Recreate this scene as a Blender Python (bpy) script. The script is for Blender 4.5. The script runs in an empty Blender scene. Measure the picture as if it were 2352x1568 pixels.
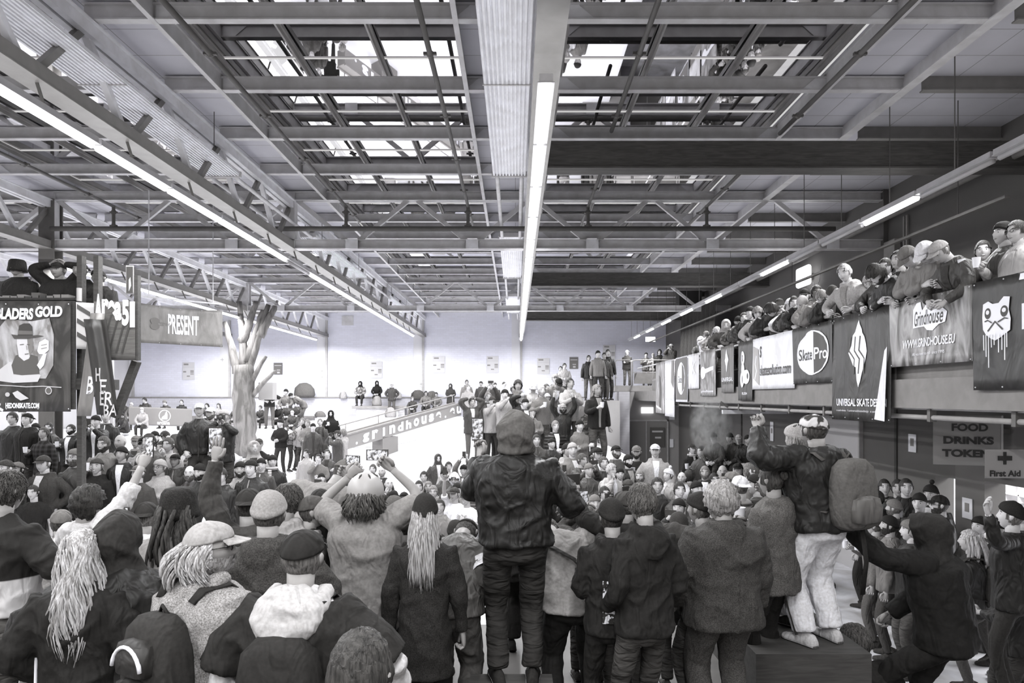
import bpy, math, random
import numpy as np
from mathutils import Vector, Matrix, noise as mnoise
S = bpy.context.scene; COL = S.collection
H, F, CX, CY = 3.4, 1568.0, 1184.0, 911.0     # eye height, focal length in pixels of the 2352x1568 frame, vanishing point
R = math.radians
# ---------------------------------------------------------------- camera
cam = bpy.data.cameras.new('camera'); co = bpy.data.objects.new('camera', cam); COL.objects.link(co)
cam.sensor_width = 36; cam.lens = 24; cam.shift_x = -8/2352; cam.shift_y = 127/2352
cam.clip_start = .05; cam.clip_end = 200
co.location = (0, 0, H); co.rotation_euler = (R(90), 0, 0); S.camera = co
# ---------------------------------------------------------------- world, exposure
w = bpy.data.worlds.new('world'); S.world = w; w.use_nodes = True
w.node_tree.nodes['Background'].inputs[0].default_value = (1.0, .98, .97, 1)
w.node_tree.nodes['Background'].inputs[1].default_value = .40
S.view_settings.view_transform = 'Standard'; S.view_settings.look = 'None'
S.view_settings.gamma = 1; S.view_settings.use_curve_mapping = False
S.view_settings.exposure = 0.7
S.cycles.max_bounces = 5; S.cycles.diffuse_bounces = 3; S.cycles.glossy_bounces = 3; S.cycles.transmission_bounces = 3
S.cycles.volume_bounces = 0; S.cycles.sample_clamp_indirect = 6; S.cycles.caustics_reflective = False
ZL = 6.15
def area(name, x, y0, y1, z, watt_per_m, wid=.16, rot=(0, 0, 0), tint=(.985, .99, 1)):
    l = bpy.data.lights.new(name, 'AREA'); l.shape = 'RECTANGLE'; l.size = wid; l.size_y = y1-y0
    l.energy = watt_per_m*(y1-y0); l.color = tint
    o = bpy.data.objects.new(name, l); COL.objects.link(o); o.location = (x, (y0+y1)/2, z); o.rotation_euler = rot
    return o
for x, spans in ((-4.62, ((-6, 3, 36), (3, 15, 32), (15, 34, 28))), (.27, ((-6, 3, 34), (5.5, 18, 32), (18, 33.5, 30))), (-9.6, ((5, 20, 22), (20, 34, 46))),  # spans behind the camera are unseen, added to light the foreground
                 (-14.5, ((8, 34, 36),)), (5.55, ((3, 12, 20), (12, 20, 20), (20, 33, 24)))):  # near right span runs along unlit tubes, added fill for the floor
    for a, b, p in spans: area('strip_and_fill_light', x, a, b, ZL-.09, p); area('strip_roof_fill', x, a, b, ZL+.12, p*.06, .9, (R(180), 0, 0))  # wide upward panels are added to brighten the roof

# ---------------------------------------------------------------- materials
def grey(v):
    t = min(1, max(0, (v-.04)/.85)); a = (1.05, 1.0, .95); b = (.975, .98, 1.04)
    return tuple(v*(a[i]*(1-t)+b[i]*t) for i in range(3))+(1,)
MATS = {}
def nt(m, kind, **kw):
    n = m.node_tree.nodes.new(kind)
    for k, v in kw.items(): setattr(n, k, v)
    return n
def mat(kind, v=.5, rough=.8, v2=None, metal=0., em=0., sc=1.):
    key = (kind, v, rough, v2, metal, em, sc)
    if key in MATS: return MATS[key]
    m = bpy.data.materials.new('%s_%d' % (kind, int(v*100))); m.use_nodes = True; MATS[key] = m
    N, L = m.node_tree.nodes, m.node_tree.links; b = N['Principled BSDF']
    b.inputs['Base Color'].default_value = grey(v); b.inputs['Roughness'].default_value = rough
    b.inputs['Metallic'].default_value = metal
    if em: b.inputs['Emission Color'].default_value = (.97, .98, 1, 1); b.inputs['Emission Strength'].default_value = em; m.cycles.emission_sampling = 'NONE'
    if kind in ('cloth', 'wool', 'denim', 'plaid', 'camo', 'band', 'stripe', 'knit', 'hair', 'puffer'): b.inputs['Specular IOR Level'].default_value = .15
    if kind in ('nylon', 'skin'): b.inputs['Specular IOR Level'].default_value = .3
    if kind in ('plain', 'tube'): return m
    tc = nt(m, 'ShaderNodeTexCoord'); co_ = tc.outputs['Object']
    def noise(s, det=3, dist=0, scale3=None):
        n = nt(m, 'ShaderNodeTexNoise'); n.inputs['Scale'].default_value = s*sc; n.inputs['Detail'].default_value = det; n.inputs['Distortion'].default_value = dist
        if scale3:
            mp = nt(m, 'ShaderNodeMapping'); mp.inputs['Scale'].default_value = scale3; L.new(co_, mp.inputs[0]); L.new(mp.outputs[0], n.inputs[0])
        else: L.new(co_, n.inputs[0])
        return n.outputs['Fac']
    def ramp(src, lo, hi, a, c, interp='LINEAR'):
        r = nt(m, 'ShaderNodeValToRGB'); r.color_ramp.interpolation = interp
        e = r.color_ramp.elements; e[0].position = lo; e[1].position = hi; e[0].color = grey(a); e[1].color = grey(c)
        L.new(src, r.inputs[0]); return r.outputs[0]
    def mul(x, y, f=1.):
        k = nt(m, 'ShaderNodeMix', data_type='RGBA', blend_type='MULTIPLY'); k.inputs[0].default_value = f; L.new(x, k.inputs[6]); L.new(y, k.inputs[7]); return k.outputs[2]
    def bump(src, st, dist, prev=None):
        k = nt(m, 'ShaderNodeBump'); k.inputs['Strength'].default_value = st; k.inputs['Distance'].default_value = dist; L.new(src, k.inputs['Height'])
        if prev is not None: L.new(prev, k.inputs['Normal'])
        return k.outputs[0]
    def out(c=None, n=None):
        if c is not None: L.new(c, b.inputs['Base Color'])
        if n is not None: L.new(n, b.inputs['Normal'])
    def ridge(s, dist, scale3):
        n = nt(m, 'ShaderNodeTexNoise', noise_type='RIDGED_MULTIFRACTAL', normalize=True); n.inputs['Scale'].default_value = s; n.inputs['Detail'].default_value = 1.2; n.inputs['Distortion'].default_value = dist
        mp = nt(m, 'ShaderNodeMapping'); mp.inputs['Scale'].default_value = scale3; mp.inputs['Rotation'].default_value = (0, R(18), R(30)); L.new(co_, mp.inputs[0]); L.new(mp.outputs[0], n.inputs[0]); return n.outputs['Fac']
    folds = lambda st=.55: bump(noise(8, 1.5, 1.2, (1.3, 1.3, .55)), min(1, st*1.3), .05, bump(noise(240, 2), .2, .002))
    if kind == 'cloth': out(ramp(noise(60, 4), .3, .75, v*.82, v*1.15), folds())
    elif kind == 'wool': out(ramp(noise(150, 4), .35, .68, v*.55, v*1.5), folds(.35))
    elif kind == 'denim': out(ramp(noise(9, 4, .5), .3, .75, v*.65, v*1.5), bump(noise(10, 1.5, 1.0, (.8, .8, 2.2)), .9, .035))
    elif kind == 'nylon': b.inputs['Roughness'].default_value = .55; out(None, folds(.8))
    elif kind == 'puffer':
        wv = nt(m, 'ShaderNodeTexWave', bands_direction='Z'); wv.inputs['Scale'].default_value = 4.5; wv.inputs['Distortion'].default_value = .8; L.new(co_, wv.inputs[0])
        b.inputs['Roughness'].default_value = .5; out(None, bump(wv.outputs['Fac'], .8, .03))
    elif kind == 'plaid':
        cs = []
        for d in 'XZ':
            wv = nt(m, 'ShaderNodeTexWave', bands_direction=d); wv.inputs['Scale'].default_value = 3.6; L.new(co_, wv.inputs[0])
            cs.append(ramp(wv.outputs['Fac'], .35, .75, .28, 1.0))
        k = nt(m, 'ShaderNodeMix', data_type='RGBA'); k.inputs[0].default_value = .5; L.new(cs[0], k.inputs[6]); L.new(cs[1], k.inputs[7])
        g = nt(m, 'ShaderNodeRGB'); g.outputs[0].default_value = grey(v); out(mul(k.outputs[2], g.outputs[0]), folds(.4))
    elif kind == 'camo': out(ramp(noise(14, 2, .4), .47, .53, v2 if v2 is not None else v*.3, v), folds(.4))
    elif kind == 'band':   # garment in two tones, the lighter one near the hem
        sx = nt(m, 'ShaderNodeSeparateXYZ'); L.new(co_, sx.inputs[0]); hf = nt(m, 'ShaderNodeMath', operation='MULTIPLY'); hf.inputs[1].default_value = .5; L.new(sx.outputs['Z'], hf.inputs[0]); out(ramp(hf.outputs[0], .59, .592, .5, v), folds(.4))
    elif kind == 'stripe':
        wv = nt(m, 'ShaderNodeTexWave', bands_direction='Z'); wv.inputs['Scale'].default_value = 7; L.new(co_, wv.inputs[0])
        out(ramp(wv.outputs['Fac'], .45, .55, v2 if v2 is not None else v*.4, v), folds(.3))
    elif kind == 'skin':
        b.inputs['Subsurface Weight'].default_value = 0; out(ramp(noise(25, 3), .3, .7, v*.93, v*1.05), bump(noise(70, 3), .12, .002))
    elif kind == 'hair': b.inputs['Roughness'].default_value = .5; out(ramp(noise(28, 3, .3, (3, 3, .35)), .32, .68, v*.45, v*1.7), bump(noise(40, 2, .2, (3, 3, .3)), .8, .01))
    elif kind == 'knit': out(ramp(noise(90, 3), .3, .7, v*.8, v*1.18), bump(noise(70, 2, 0, (2.4, 2.4, .4)), .5, .006))
    elif kind == 'steel': out(ramp(noise(5, 5, .4), .3, .75, v*.85, v*1.1), bump(noise(60, 3), .08, .004))
    elif kind == 'paintwall': out(ramp(noise(1.1, 6, .3), .3, .75, v*.92, v*1.05), bump(noise(30, 3), .1, .004))
    elif kind == 'brick':
        br = nt(m, 'ShaderNodeTexBrick'); br.inputs['Scale'].default_value = 1.; br.inputs['Brick Width'].default_value = .3; br.inputs['Row Height'].default_value = .1
        br.inputs['Mortar Size'].default_value = .008; br.inputs['Color1'].default_value = grey(v); br.inputs['Color2'].default_value = grey(v*.94 if v2 is None else v2); br.inputs['Mortar'].default_value = grey(v*.9)
        mp = nt(m, 'ShaderNodeMapping'); mp.inputs['Rotation'].default_value = (R(-90), 0, 0); L.new(co_, mp.inputs[0]); L.new(mp.outputs[0], br.inputs[0])
        out(mul(br.outputs['Color'], ramp(noise(.9, 5), .3, .8, .93, 1.0)), bump(br.outputs['Fac'], .3, -.006))
    elif kind == 'floor':
        out(ramp(noise(1.6, 8, .8), .32, .72, v*.55, v*1.1), bump(noise(22, 4), .1, .004)); b.inputs['Roughness'].default_value = .55
    elif kind == 'ramp': out(ramp(noise(.8, 6, .5), .25, .6, v*.9, v)); b.inputs['Roughness'].default_value = .5
    elif kind == 'wood': out(ramp(noise(3, 6, 1.2, (1, 9, 9)), .3, .72, v*.6, v*1.2), bump(noise(9, 3), .1, .01))
    elif kind == 'bark': out(ramp(noise(3, 7, 1.0, (1.6, 1.6, .45)), .38, .62, v*.5, v*1.1), bump(noise(14, 5, .6, (2, 2, .5)), .7, .02))
    elif kind == 'ribs':
        wv = nt(m, 'ShaderNodeTexWave', bands_direction='X'); wv.inputs['Scale'].default_value = 9.0; L.new(co_, wv.inputs[0]); out(ramp(wv.outputs['Fac'], .02, .3, v*.7, v), bump(wv.outputs['Fac'], .8, .02))
    elif kind == 'panel':
        br = nt(m, 'ShaderNodeTexBrick'); br.offset = 0; br.inputs['Scale'].default_value = 1.; br.inputs['Brick Width'].default_value = 1.2; br.inputs['Row Height'].default_value = .62
        br.inputs['Mortar Size'].default_value = .006; br.inputs['Color1'].default_value = grey(v); br.inputs['Color2'].default_value = grey(v*.95); br.inputs['Mortar'].default_value = grey(v*.45)
        L.new(co_, br.inputs[0]); out(mul(br.outputs['Color'], ramp(noise(1.5, 5), .3, .8, .85, 1.0)))
    elif kind == 'banner': out(ramp(noise(3, 4, 1.5, (1, 1, .4)), .35, .7, v*.8, v*1.25 if v < .7 else v), bump(noise(4, 2, 1.4, (1, 1, .45)), .4, .06)); b.inputs['Roughness'].default_value = .5
    elif kind == 'flame': out(ramp(noise(3.0, 5, 2.2, (1, 1.3, .45)), .4, .75, v, v2)); b.inputs['Roughness'].default_value = .5
    elif kind == 'screen': out(ramp(noise(40, 3), .4, .6, .08, .9)); b.inputs['Roughness'].default_value = .15
    elif kind == 'smoke':
        N.remove(b); vs = nt(m, 'ShaderNodeVolumePrincipled'); vs.inputs['Color'].default_value = (1, 1, 1, 1)
        gr = nt(m, 'ShaderNodeTexGradient', gradient_type='SPHERICAL'); mp = nt(m, 'ShaderNodeMapping'); L.new(co_, mp.inputs[0]); L.new(mp.outputs[0], gr.inputs[0])
        ma = nt(m, 'ShaderNodeMath', operation='MULTIPLY'); r2 = nt(m, 'ShaderNodeMapRange'); r2.inputs[1].default_value = .42; r2.inputs[2].default_value = .75; r2.inputs[4].default_value = v
        L.new(noise(3.0, 4, 1.0), r2.inputs[0]); L.new(gr.outputs['Fac'], ma.inputs[0]); L.new(r2.outputs[0], ma.inputs[1]); L.new(ma.outputs[0], vs.inputs['Density'])
        L.new(vs.outputs[0], N['Material Output'].inputs['Volume'])
    return m

# ---------------------------------------------------------------- mesh helpers
class MB:
    def __init__(s): s.v = []; s.f = []; s.m = []; s.n = 0
    def add(s, V, Fc, mi=0):
        V = np.asarray(V, float).reshape(-1, 3); s.v.append(V); k = s.n
        s.f += [tuple(int(i)+k for i in f) for f in Fc]; s.m += [mi]*len(Fc); s.n += len(V); return s
    def box(s, x0, x1, y0, y1, z0, z1, mi=0):
        V = [(x, y, z) for z in (z0, z1) for y in (y0, y1) for x in (x0, x1)]
        return s.add(V, [(0, 2, 3, 1), (4, 5, 7, 6), (0, 1, 5, 4), (2, 6, 7, 3), (0, 4, 6, 2), (1, 3, 7, 5)], mi)
    def beam(s, p, q, wd, ht, mi=0, up=(0, 0, 1)):
        p, q = np.array(p, float), np.array(q, float); d = q-p; d /= np.linalg.norm(d); u = np.array(up, float)
        if abs(d@u) > .99: u = np.array((1., 0, 0))
        sx = np.cross(d, u); sx /= np.linalg.norm(sx); sz = np.cross(sx, d)
        V = [c+sx*a*wd/2+sz*b_*ht/2 for c in (p, q) for a, b_ in ((-1, -1), (1, -1), (1, 1), (-1, 1))]
        return s.add(V, [(3, 2, 1, 0), (4, 5, 6, 7)]+[(i, (i+1) % 4, 4+(i+1) % 4, 4+i) for i in range(4)], mi)
    def rings(s, rs, mi=0, cap=True):
        n = len(rs[0]); V = list(np.concatenate(rs)); Fc = []
        for k in range(len(rs)-1):
            for i in range(n): j = (i+1) % n; Fc.append((k*n+i, k*n+j, (k+1)*n+j, (k+1)*n+i))
        if cap:
            V += [rs[0].mean(0), rs[-1].mean(0)]; a = len(V)-2
            for i in range(n): j = (i+1) % n; Fc.append((a, j, i)); Fc.append((a+1, (len(rs)-1)*n+i, (len(rs)-1)*n+j))
        return s.add(V, Fc, mi)
    def tube(s, pts, rad, n=8, mi=0, flat=None, cap=True, up=None):
        P = [np.array(p, float) for p in pts]; rs = []; u = None
        rad = [rad]*len(P) if np.isscalar(rad) else rad
        for i, p in enumerate(P):
            d = P[min(i+1, len(P)-1)]-P[max(i-1, 0)]; d = d/(np.linalg.norm(d)+1e-9)
            if u is None:
                a = np.array(up if up is not None else ((1., 0, 0) if abs(d[0]) < .9 else (0, 1., 0)), float)
                u = a-d*(a@d)
            else: u = u-d*(u@d)
            u /= np.linalg.norm(u)+1e-9; v = np.cross(d, u); r = rad[i]; ra, rb = (r if not np.isscalar(r) else (r, r*(flat or 1)))
            th = np.arange(n)*2*math.pi/n
            rs.append(p+ra*np.cos(th)[:, None]*u+rb*np.sin(th)[:, None]*v)
        return s.rings(rs, mi, cap)
    def ball(s, c, r, n=10, mi=0):
        r = np.array(r if not np.isscalar(r) else (r, r, r), float); k = max(5, n//2+1); rs = []
        for i in range(k):
            a = math.pi*(i+.5)/k-math.pi/2; th = np.arange(n)*2*math.pi/n
            rs.append(np.array(c)+np.stack([np.cos(th)*math.cos(a)*r[0], np.sin(th)*math.cos(a)*r[1], np.full(n, math.sin(a)*r[2])], 1))
        return s.rings(rs, mi)
    def mesh(s, name, smooth=False):
        me = bpy.data.meshes.new(name); V = np.concatenate(s.v) if s.v else np.zeros((0, 3))
        me.from_pydata(V.tolist(), [], s.f)
        if any(s.m): me.polygons.foreach_set('material_index', s.m)
        if smooth: me.polygons.foreach_set('use_smooth', [True]*len(s.f))
        me.update(); return me
def link(name, me, ms=None, parent=None):
    o = bpy.data.objects.new(name, me); COL.objects.link(o)
    if ms is not None:
        for m in (ms if isinstance(ms, (list, tuple)) else [ms]): me.materials.append(m)
    if parent is not None: o.parent = parent
    return o
def obj(name, mb, ms, parent=None, smooth=False): return link(name, mb.mesh(name, smooth), ms, parent)
def tag(o, label, cat, group=None, kind=None):
    o['label'] = label; o['category'] = cat
    if group: o['group'] = group
    if kind: o['kind'] = kind
    return o
def struct(name, mb, ms, smooth=False): o = obj(name, mb, ms, None, smooth); o['kind'] = 'structure'; return o
def thing(name, label, cat, loc=(0, 0, 0), group=None, rz=0):
    o = bpy.data.objects.new(name, None); COL.objects.link(o); o.location = loc; o.rotation_euler = (0, 0, rz); o.empty_display_size = .1
    return tag(o, label, cat, group)
def dup(root, loc, label):
    r = root.copy(); COL.objects.link(r); r.location = loc; r['label'] = label
    for ch in list(root.children):
        c = ch.copy(); COL.objects.link(c); c.parent = r
    return r
ORD = ['first', 'second', 'third', 'fourth', 'fifth', 'sixth', 'seventh', 'eighth', 'ninth', 'tenth', 'eleventh', 'twelfth', 'thirteenth', 'fourteenth', 'fifteenth', 'sixteenth', 'seventeenth', 'eighteenth', 'nineteenth', 'twentieth']
def ordn(i): return ORD[i] if i < 20 else ('twenty-' if i < 30 else 'thirty-' if i < 40 else 'forty-')+ORD[i % 10] if i < 50 else '%dth' % (i+1)
# ================================================================ the hall
ZB, ZT = H+3.1, H+4.14            # truss bottom chord underside, purlin underside
Y1, PP = 14.4, 10.35
GX = [-14.8, -9.8, -4.75, .3]      # lines of the lengthwise trusses
XR, YB = 7.8, 35.4
steel = mat('steel', .58, .5); steelL = mat('steel', .74, .45); darkst = mat('steel', .10, .6); whitewall = mat('brick', .82)
struct('floor', MB().box(-20, 12, 0, 36, -.15, 0), mat('floor', .85))
struct('wall_back', MB().box(-20, XR, YB, YB+.3, 0, 8.3), whitewall)
struct('wall_left', MB().box(-20.3, -20, 2, YB+.3, 0, 8.3), mat('paintwall', .6))
struct('wall_right', MB().box(XR, XR+.3, 1.5, YB+.3, 3.45, 8.3), mat('paintwall', .10))
struct('trim_1', MB().box(-20, 3.6, YB-.25, YB, 2.0, 3.34), mat('brick', .55, v2=.62))         # plinth band of bare blocks
struct('trim_2', MB().box(-20, 3.6, YB-.29, YB+.0, 3.34, 3.40), mat('steel', .25))
for i, x in enumerate((-19.8, -14.8, -9.78, -4.78, .3)):
    struct('trim_%d' % (3+i), MB().box(x-.05, x+.05, YB-.12, YB, 3.4, 8.2), mat('steel', .42))
    struct('trim_%d' % (13+i), MB().box(x-.5, x-.06, YB-.06, YB, 3.4, 8.2), mat('paintwall', .72))
# roof: solid decks, glazing, behind it the night
ZG = ZT+.42
sol = mat('panel', .62, .9); solD = mat('panel', .2, .9)
mb = MB()
for a, b in ((-20, -13.95), (-5.65, -4.0), (-.67, .57), (4.22, XR)): mb.box(a, b, 2, YB, ZT+.2, ZT+.3)
struct('ceiling', mb, sol)
glass = bpy.data.materials.new('roof_glass'); glass.use_nodes = True
gb = glass.node_tree.nodes['Principled BSDF']; gb.inputs['Base Color'].default_value = grey(.62); gb.inputs['Metallic'].default_value = 1; gb.inputs['Roughness'].default_value = .015
GB = ((-13.9, -10.3), (-9.2, -5.7), (-3.95, -.72), (.62, 4.17)); wn = 0
for a, b in GB:
    k = 0; y = Y1-6*1.725
    while y < YB-.5:
        wn += 1; y2 = min(y+1.725, YB); me = MB().add([(a, y, ZG), (b, y, ZG), (b, y2, ZG+.02), (a, y2, ZG+.02)], [(3, 2, 1, 0)])
        struct('window_%d' % wn, me, glass); y += 1.725
mb = MB()
for a, b in ((-10.3, -9.2),): mb.box(a, b, 2, YB, ZT+.2, ZT+.3)
struct('trim_20', mb, sol)
# purlins
def ibeam(mb, p, q, wd, ht, t=.012, tf=.016):
    p, q = Vector(p), Vector(q); mb.beam(p, q, t, ht); dz = Vector((0, 0, ht/2))
    mb.beam(p+dz, q+dz, wd, tf); mb.beam(p-dz, q-dz, wd, tf); return mb
bays = [(-14.8, -9.9, 'far left bay', 0), (-9.7, -4.9, 'second bay from the left', 1), (-3.95, -.35, 'bay left of the centre', 2), (.55, 4.2, 'bay right of the centre', 3), (4.2, XR, 'bay over the balcony', 4)]
proto = {}
for bi, (a, b, nm, k) in enumerate(bays):
    n = 0
    for i in range(-6, 13):
        y = Y1+i*1.725+.02
        if i in (0, 6, 12): continue
        if k == 4: a2, ht = (5.5, .3) if i % 1 == 0 else (a, .3)
        else: a2, ht = a, .17
        if bi not in proto:
            root = thing('roof_purlin', '', 'roof beam', (0, y, ZT+ht/2), 'steel purlins under the roof')
            o = obj('web', ibeam(MB(), (a2, 0, 0), (b, 0, 0), .1, ht), mat('steel', .22, .6) if k == 4 else steel, root)
            if k < 4:
                g = MB()
                for s_, xx in ((1, a2), (-1, b)): g = MB(); g.add([(xx+s_*.0, -.02, -ht/2), (xx+s_*.34, -.02, -ht/2), (xx+s_*.14, -.02, ht/2), (xx, -.02, ht/2)], [(0, 1, 2, 3)]); obj('end_cleat', g, steelL, root)
            if k == 2: [obj('end_stub', ibeam(MB(), (p_, 0, 0), (q_, 0, 0), .1, ht), steel, root) for p_, q_ in ((-4.75, a2), (b, .2))]
            if k == 3: [obj('end_stub', ibeam(MB(), (p_, 0, 0), (q_, 0, 0), .1, ht), steel, root) for p_, q_ in ((.35, a2), (b, 5.25))]
            proto[bi] = root
        else: root = dup(proto[bi], (0, y, ZT+ht/2), '')
        root['label'] = 'steel roof purlin, %s from the front in the %s' % (ordn(n), nm); n += 1
# glazing bars
k = 0
for a, b in GB:
    n = int(round((b-a)/1.12))+1
    for i in range(n):
        x = a+(b-a)*i/(n-1); mb = MB(); mb.box(x-.035, x+.035, 2.5, YB-.1, ZT+.36, ZT+.41); mb.box(x-.012, x+.012, 2.5, YB-.1, ZT+.30, ZT+.36)
        tag(obj('glazing_bar', mb, mat('steel', .3, .5)), 'long roof glazing bar, %s from the left in the %s' % (ordn(i), ('far left glazing', 'second glazing strip', 'glazing left of the central light', 'glazing right of the central light')[k]), 'glazing bar', 'glazing bars')
    k += 1
# lengthwise roof beams beside the solid decks
for x, lb in ((5.25, 'grey lengthwise roof beam under the solid deck above the balcony'), (-3.98, 'grey lengthwise roof beam at the left edge of the central glazing'), (-.66, 'grey lengthwise roof beam beside the ribbed ceiling heater'), (4.2, 'grey lengthwise roof beam at the right edge of the glazing')):
    mb = MB(); ibeam(mb, (x, 2, ZT+.1), (x, YB, ZT+.1), .14 if x > 5 else .06, .22); tag(obj('roof_beam', mb, steel), lb, 'roof beam')
# lengthwise lattice trusses
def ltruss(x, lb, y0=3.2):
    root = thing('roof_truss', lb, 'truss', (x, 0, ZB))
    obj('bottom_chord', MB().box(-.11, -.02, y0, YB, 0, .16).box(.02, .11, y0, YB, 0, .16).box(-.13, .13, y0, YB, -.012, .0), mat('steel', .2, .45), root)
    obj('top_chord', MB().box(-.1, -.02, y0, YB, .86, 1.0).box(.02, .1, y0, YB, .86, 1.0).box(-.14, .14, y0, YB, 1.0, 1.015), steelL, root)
    n0 = int((Y1-y0)/1.725); y = Y1-n0*1.725
    while y < YB-.5:
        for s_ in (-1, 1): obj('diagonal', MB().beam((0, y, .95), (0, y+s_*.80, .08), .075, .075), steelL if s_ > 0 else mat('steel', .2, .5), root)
        y += 1.725
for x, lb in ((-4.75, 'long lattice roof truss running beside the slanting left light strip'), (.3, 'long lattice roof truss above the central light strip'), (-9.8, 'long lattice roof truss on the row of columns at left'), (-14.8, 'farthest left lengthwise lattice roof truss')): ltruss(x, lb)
# crosswise trusses
for j, (y, lb) in enumerate(((Y1, 'nearest crosswise lattice truss spanning the whole hall'), (Y1+PP, 'second crosswise lattice truss, halfway to the back wall'))):
    root = thing('roof_truss', lb, 'truss', (0, y, ZB))
    x0 = -19.8; m_ = MB(); m_.box(x0, XR, -.1, .1, 0, .02).box(x0, XR, -.1, .1, .18, .2).box(x0, XR, -.01, .01, 0, .2)
    obj('bottom_chord', m_, steel, root)
    obj('top_chord', MB().box(x0, XR, -.09, .09, 1.02, 1.04).box(x0, XR, -.09, .09, 1.19, 1.21).box(x0, XR, -.01, .01, 1.02, 1.2), steel, root)
    for k in range(-8, 3):
        xt = .35+2.52*k
        for s_ in (-1, 1):
            xb = xt+s_*1.13
            if xb < XR and xb > x0: obj('diagonal', MB().beam((xt+s_*.1, 0, 1.03), (xb, 0, .19), .09, .07, up=(0, 1, 0)), steel, root)
        if xt+1.26 < XR: obj('gusset_plate', MB().box(xt+1.13, xt+1.39, -.115, -.1, .0, .2), steelL, root)
    for x in (-14.8, -9.8, -4.75): obj('post', MB().box(x-.12, x+.12, -.1, .1, 0, 1.2), steel, root)
# columns carrying them
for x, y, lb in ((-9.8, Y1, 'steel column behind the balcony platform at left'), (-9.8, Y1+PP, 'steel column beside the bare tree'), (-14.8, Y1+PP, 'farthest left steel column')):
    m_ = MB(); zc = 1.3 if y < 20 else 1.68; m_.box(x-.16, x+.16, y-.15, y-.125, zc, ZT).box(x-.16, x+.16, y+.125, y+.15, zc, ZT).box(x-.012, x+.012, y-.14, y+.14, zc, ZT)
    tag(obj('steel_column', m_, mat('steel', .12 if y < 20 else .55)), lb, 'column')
# dark box beams on the right
for i, y in enumerate((10.3, 21.1, 30.5)):
    m_ = MB(); m_.box(.35, XR, y-.11, y+.11, ZB+.32, ZB+.72).box(.35, XR, y-.16, y+.16, ZB+.3, ZB+.325)
    tag(obj('box_beam', m_, mat('wood', .085, .7)), 'deep dark crossbeam right of the central light, %s from the front' % ordn(i), 'roof beam', 'dark crossbeams')
# ribbed radiant ceiling heaters
for x0, col in ((-.1, 'above the centre'), (-4.79, 'behind the left lattice truss')):
    for i, (a, b) in enumerate(((2.5, 11.2), (15.4, 20.8), (24.5, 29.5))):
        root = thing('ceiling_heater', 'pale ribbed radiant heater panel %s, %s from the front' % (col, ordn(i)), 'heater', (x0, 0, H+3.62), 'ribbed ceiling heaters')
        m_ = MB(); m_.box(-.27, .27, a, b, .02, .06)
        for q in range(11): xx = -.25+q*.05; m_.box(xx-.012, xx+.012, a, b, -.005, .02)
        obj('radiant_panel', m_, mat('steel', .85, .45), root)
        for s_ in (-.2, .2): obj('feed_pipe', MB().tube([(s_, b-.02, .0), (s_, b+.1, -.03), (s_, b+(4.2 if i < 2 else 2), -.03)], .035, 8), mat('steel', .62), root, True)
        obj('end_rail', MB().box(-.29, .29, a-.02, a+.02, -.02, .07).box(-.29, .29, b-.02, b+.02, -.02, .07), mat('steel', .55), root)
        if i == 0: obj('joint_strip', MB().box(-.28, .28, 7.9, 7.92, -.015, .0), mat('steel', .5), root)
        for yy in (a+.8, b-.8): obj('hanger', MB().beam((-.2, yy, .05), (-.2, yy, .75), .01, .01).beam((.2, yy, .05), (.2, yy, .75), .01, .01), darkst, root)
# scaffold tubes under the roof
def coupler(m_, p, r=.045):
    p = Vector(p); m_.ball(p, (r, .04, r), 8); m_.box(p.x-.075, p.x+.075, p.y-.02, p.y+.02, p.z-.015, p.z+.015); return m_
for i, (x, y1, y2) in enumerate(((-3.5, 4, 15.3), (-.98, 4, 15.6), (1.42, 4, 10.1), (3.95, 4, 10.2), (1.5, 10.8, 15.6), (3.95, 10.8, 15.8), (-8.3, 6, 15.3))):
    z = H+3.93; root = thing('scaffold_tube', 'dark lengthwise scaffold tube hung under the roof glazing, %s' % ('leftmost of the central bay', 'left of the ribbed heater', 'right of the central light, near part', 'by the solid roof deck, near part', 'right of the central light, far part', 'by the solid roof deck, far part', 'in the second bay from left')[i], 'scaffold tube', (x, 0, z), 'scaffold tubes')
    obj('tube', MB().tube([(0, y1, 0), (0, y2, 0)], .032, 8), darkst, root, True)
    y = y1+2.1
    while y < y2-.3: obj('coupler', coupler(MB(), (0, y, 0)), darkst, root); y += 1.725
    if i in (0, 1, 4, 5, 6): m_ = MB(); m_.tube([(0, 14.1, .02), (0, 14.1, -.46)], .035, 8); coupler(m_, (0, 14.1, -.12), .06); coupler(m_, (0, 14.1, -.4), .055); obj('drop_tube', m_, darkst, root)
tag(obj('scaffold_tube', MB().tube([(-9.6, 14.1, H+3.47), (6.6, 14.1, H+3.47)], .05, 10), darkst, None, True), 'thick dark crosswise tube just in front of the nearest crosswise truss', 'scaffold tube')
tag(obj('conduit', MB().tube([(XR-.35, 3, ZT-.55), (XR-.35, 33, ZT-.55)], .05, 8), mat('steel', .2), None, True), 'dark pipe along the top of the right wall', 'pipe')
tag(obj('conduit', MB().tube([(6.1, 3, H+3.05), (6.1, 33, H+3.05)], .018, 8), mat('steel', .5), None, True), 'thin pale conduit running above the right light strip', 'pipe')
ctr = thing('cable_tray', 'grey cable tray beside the right light strip', 'cable tray', (0, 0, 0)); obj('tray', MB().box(6.45, 6.52, 9, 33, H+2.62, H+2.66), mat('steel', .16), ctr)
for y in (10, 16, 22, 28): obj('hanger', MB().box(6.48, 6.49, y, y+.01, H+2.66, ZT+.2), darkst, ctr)
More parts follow.
